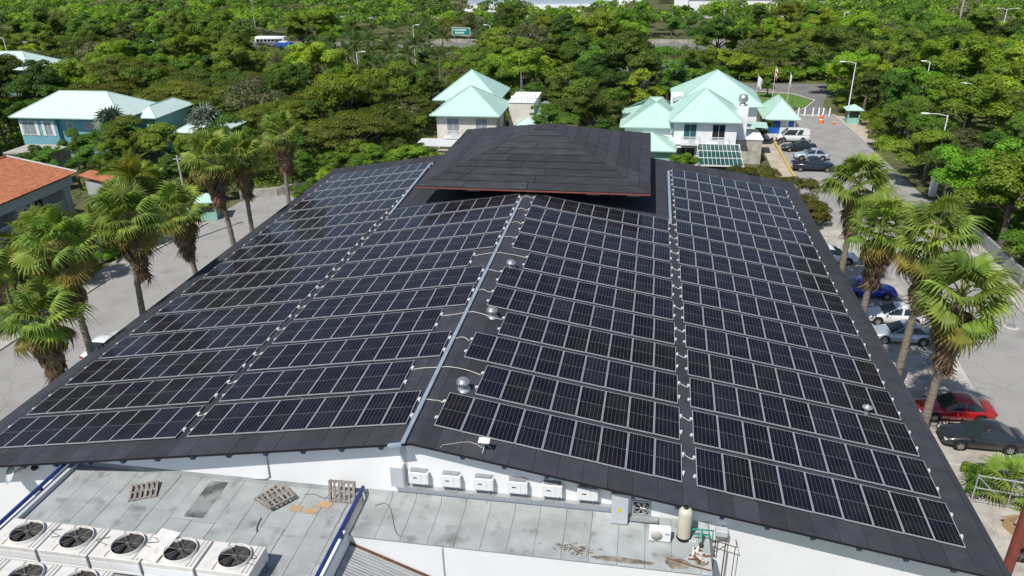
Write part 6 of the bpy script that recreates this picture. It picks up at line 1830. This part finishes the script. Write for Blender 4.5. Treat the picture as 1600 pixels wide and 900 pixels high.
def feather_palm(x, y, H, s, label, group, seed, mats, nf=17, thin=.16):
    rr = random.Random(seed)
    t = empty('feather_palm', (x, y, 0), 0, label, 'palm tree', group)
    lx, ly = rr.uniform(-.4, .4), rr.uniform(-.4, .4)
    MB().tube([(lx * u * u, ly * u * u, -.1 + (H + .1) * u) for u in (0, .25, .5, .75, 1)], [thin * 1.4, thin, thin * .9, thin * .8, thin * .8], 8).build('trunk', M['palm_bark'], t)
    for i in range(nf):
        u = i / (nf - 1)
        f = link('frond', rr.choice(mats), t, (lx, ly, H - .1))
        f.scale = (s * rr.uniform(.85, 1.1),) * 3
        set_frond(f, i * 2.39996 + rr.gauss(0, .15), R(80) - u * R(95) + rr.gauss(0, .1), rr.gauss(0, .2))
for i, (x, y, H, s, lab) in enumerate([(-44.6, 33.0, 3.6, .95, 'yellowish feather palm in front of the terracotta house balcony'), (-45.6, 49.5, 4.4, 1.05, 'yellow feather palm behind the left guard booth'), (-43.2, 27.5, 3.0, .9, 'feather palm at the left edge below the balconies'), (-43.0, 22.6, 2.6, .8, 'small feather palm at the left edge above the nearest fan palm'), (-47.8, 51.5, 3.8, .9, 'feather palm beside the small terracotta roof'), (-42.6, 38.5, 2.6, .85, 'low feather palm beside the left kerb')]):
    feather_palm(x, y, H + .8, s * 1.22, lab, 'yellowish feather palms', 300 + i, COCO, 20)
grove = []
for i in range(30):
    for _ in range(40):
        x, y = rnd.uniform(-64, -27), rnd.uniform(114, 181)
        if all((x - a) ** 2 + (y - b) ** 2 > 4.6 ** 2 for a, b in grove) and not blocked(x, y): break
    grove.append((x, y))
    feather_palm(x, y, rnd.uniform(5.2, 7.6), rnd.uniform(.95, 1.25), 'dark green feather palm in the grove beyond the flat-crowned trees', 'grove of feather palms', 400 + i, ROYAL, 14, .2)
for i in range(22):
    x = 9 + i * 3.1
    tree('S', x + rnd.uniform(-.8, .8), 142.2 + rnd.uniform(-.6, 2.2), rnd.uniform(1.1, 1.7), 'hedge shrub on the far side of the entrance road', 'hedge beyond the entrance road')
for i, (x, y, s) in enumerate(((43.6, 99.0, .8), (44.8, 103.5, 1.0), (42.9, 113.4, 1.1), (43.6, 117.5, 1.2), (45.2, 121.5, 1.3), (43.0, 88.0, 1.0), (42.8, 91.2, .9), (44.5, 126, 1.3))):
    tree('S', x, y, s, None, None)
# bush under the young palm at the lower right, hedges by the left kerb
for i, (x, y, s) in enumerate(((28.0, 15.0, .5), (28.2, 16.6, .25), (30.9, 14.9, .35))):
    tree('S', x, y, s, ('green bush right against the roof edge beside the steel gate', 'small bush in front of the charcoal sedan', 'small bush right of the young fan palm')[i], GRP['S'])
for i, (k, x, y, s) in enumerate([('M', -46.2, 44.5, .5), ('B', -44.8, 40.5, .42), ('M', -46.5, 36.5, .5), ('D', -44.6, 29.8, .45), ('M', -46.8, 24.5, .5), ('B', -44.5, 18.0, .45), ('M', -46.5, 13.0, .5), ('D', -43.8, 46.8, .42), ('M', -47.5, 47.8, .55), ('D', -50.0, 56.5, .6), ('M', -44.5, 60.5, .6)]):
    tree(k, x, y, s, None, None)
for i in range(9):
    tree('S', -42.8 + rnd.uniform(-.6, .6), 8 + i * 5.2, rnd.uniform(.4, .6), 'low bush along the pavement of the left road', 'bushes along the left pavement')
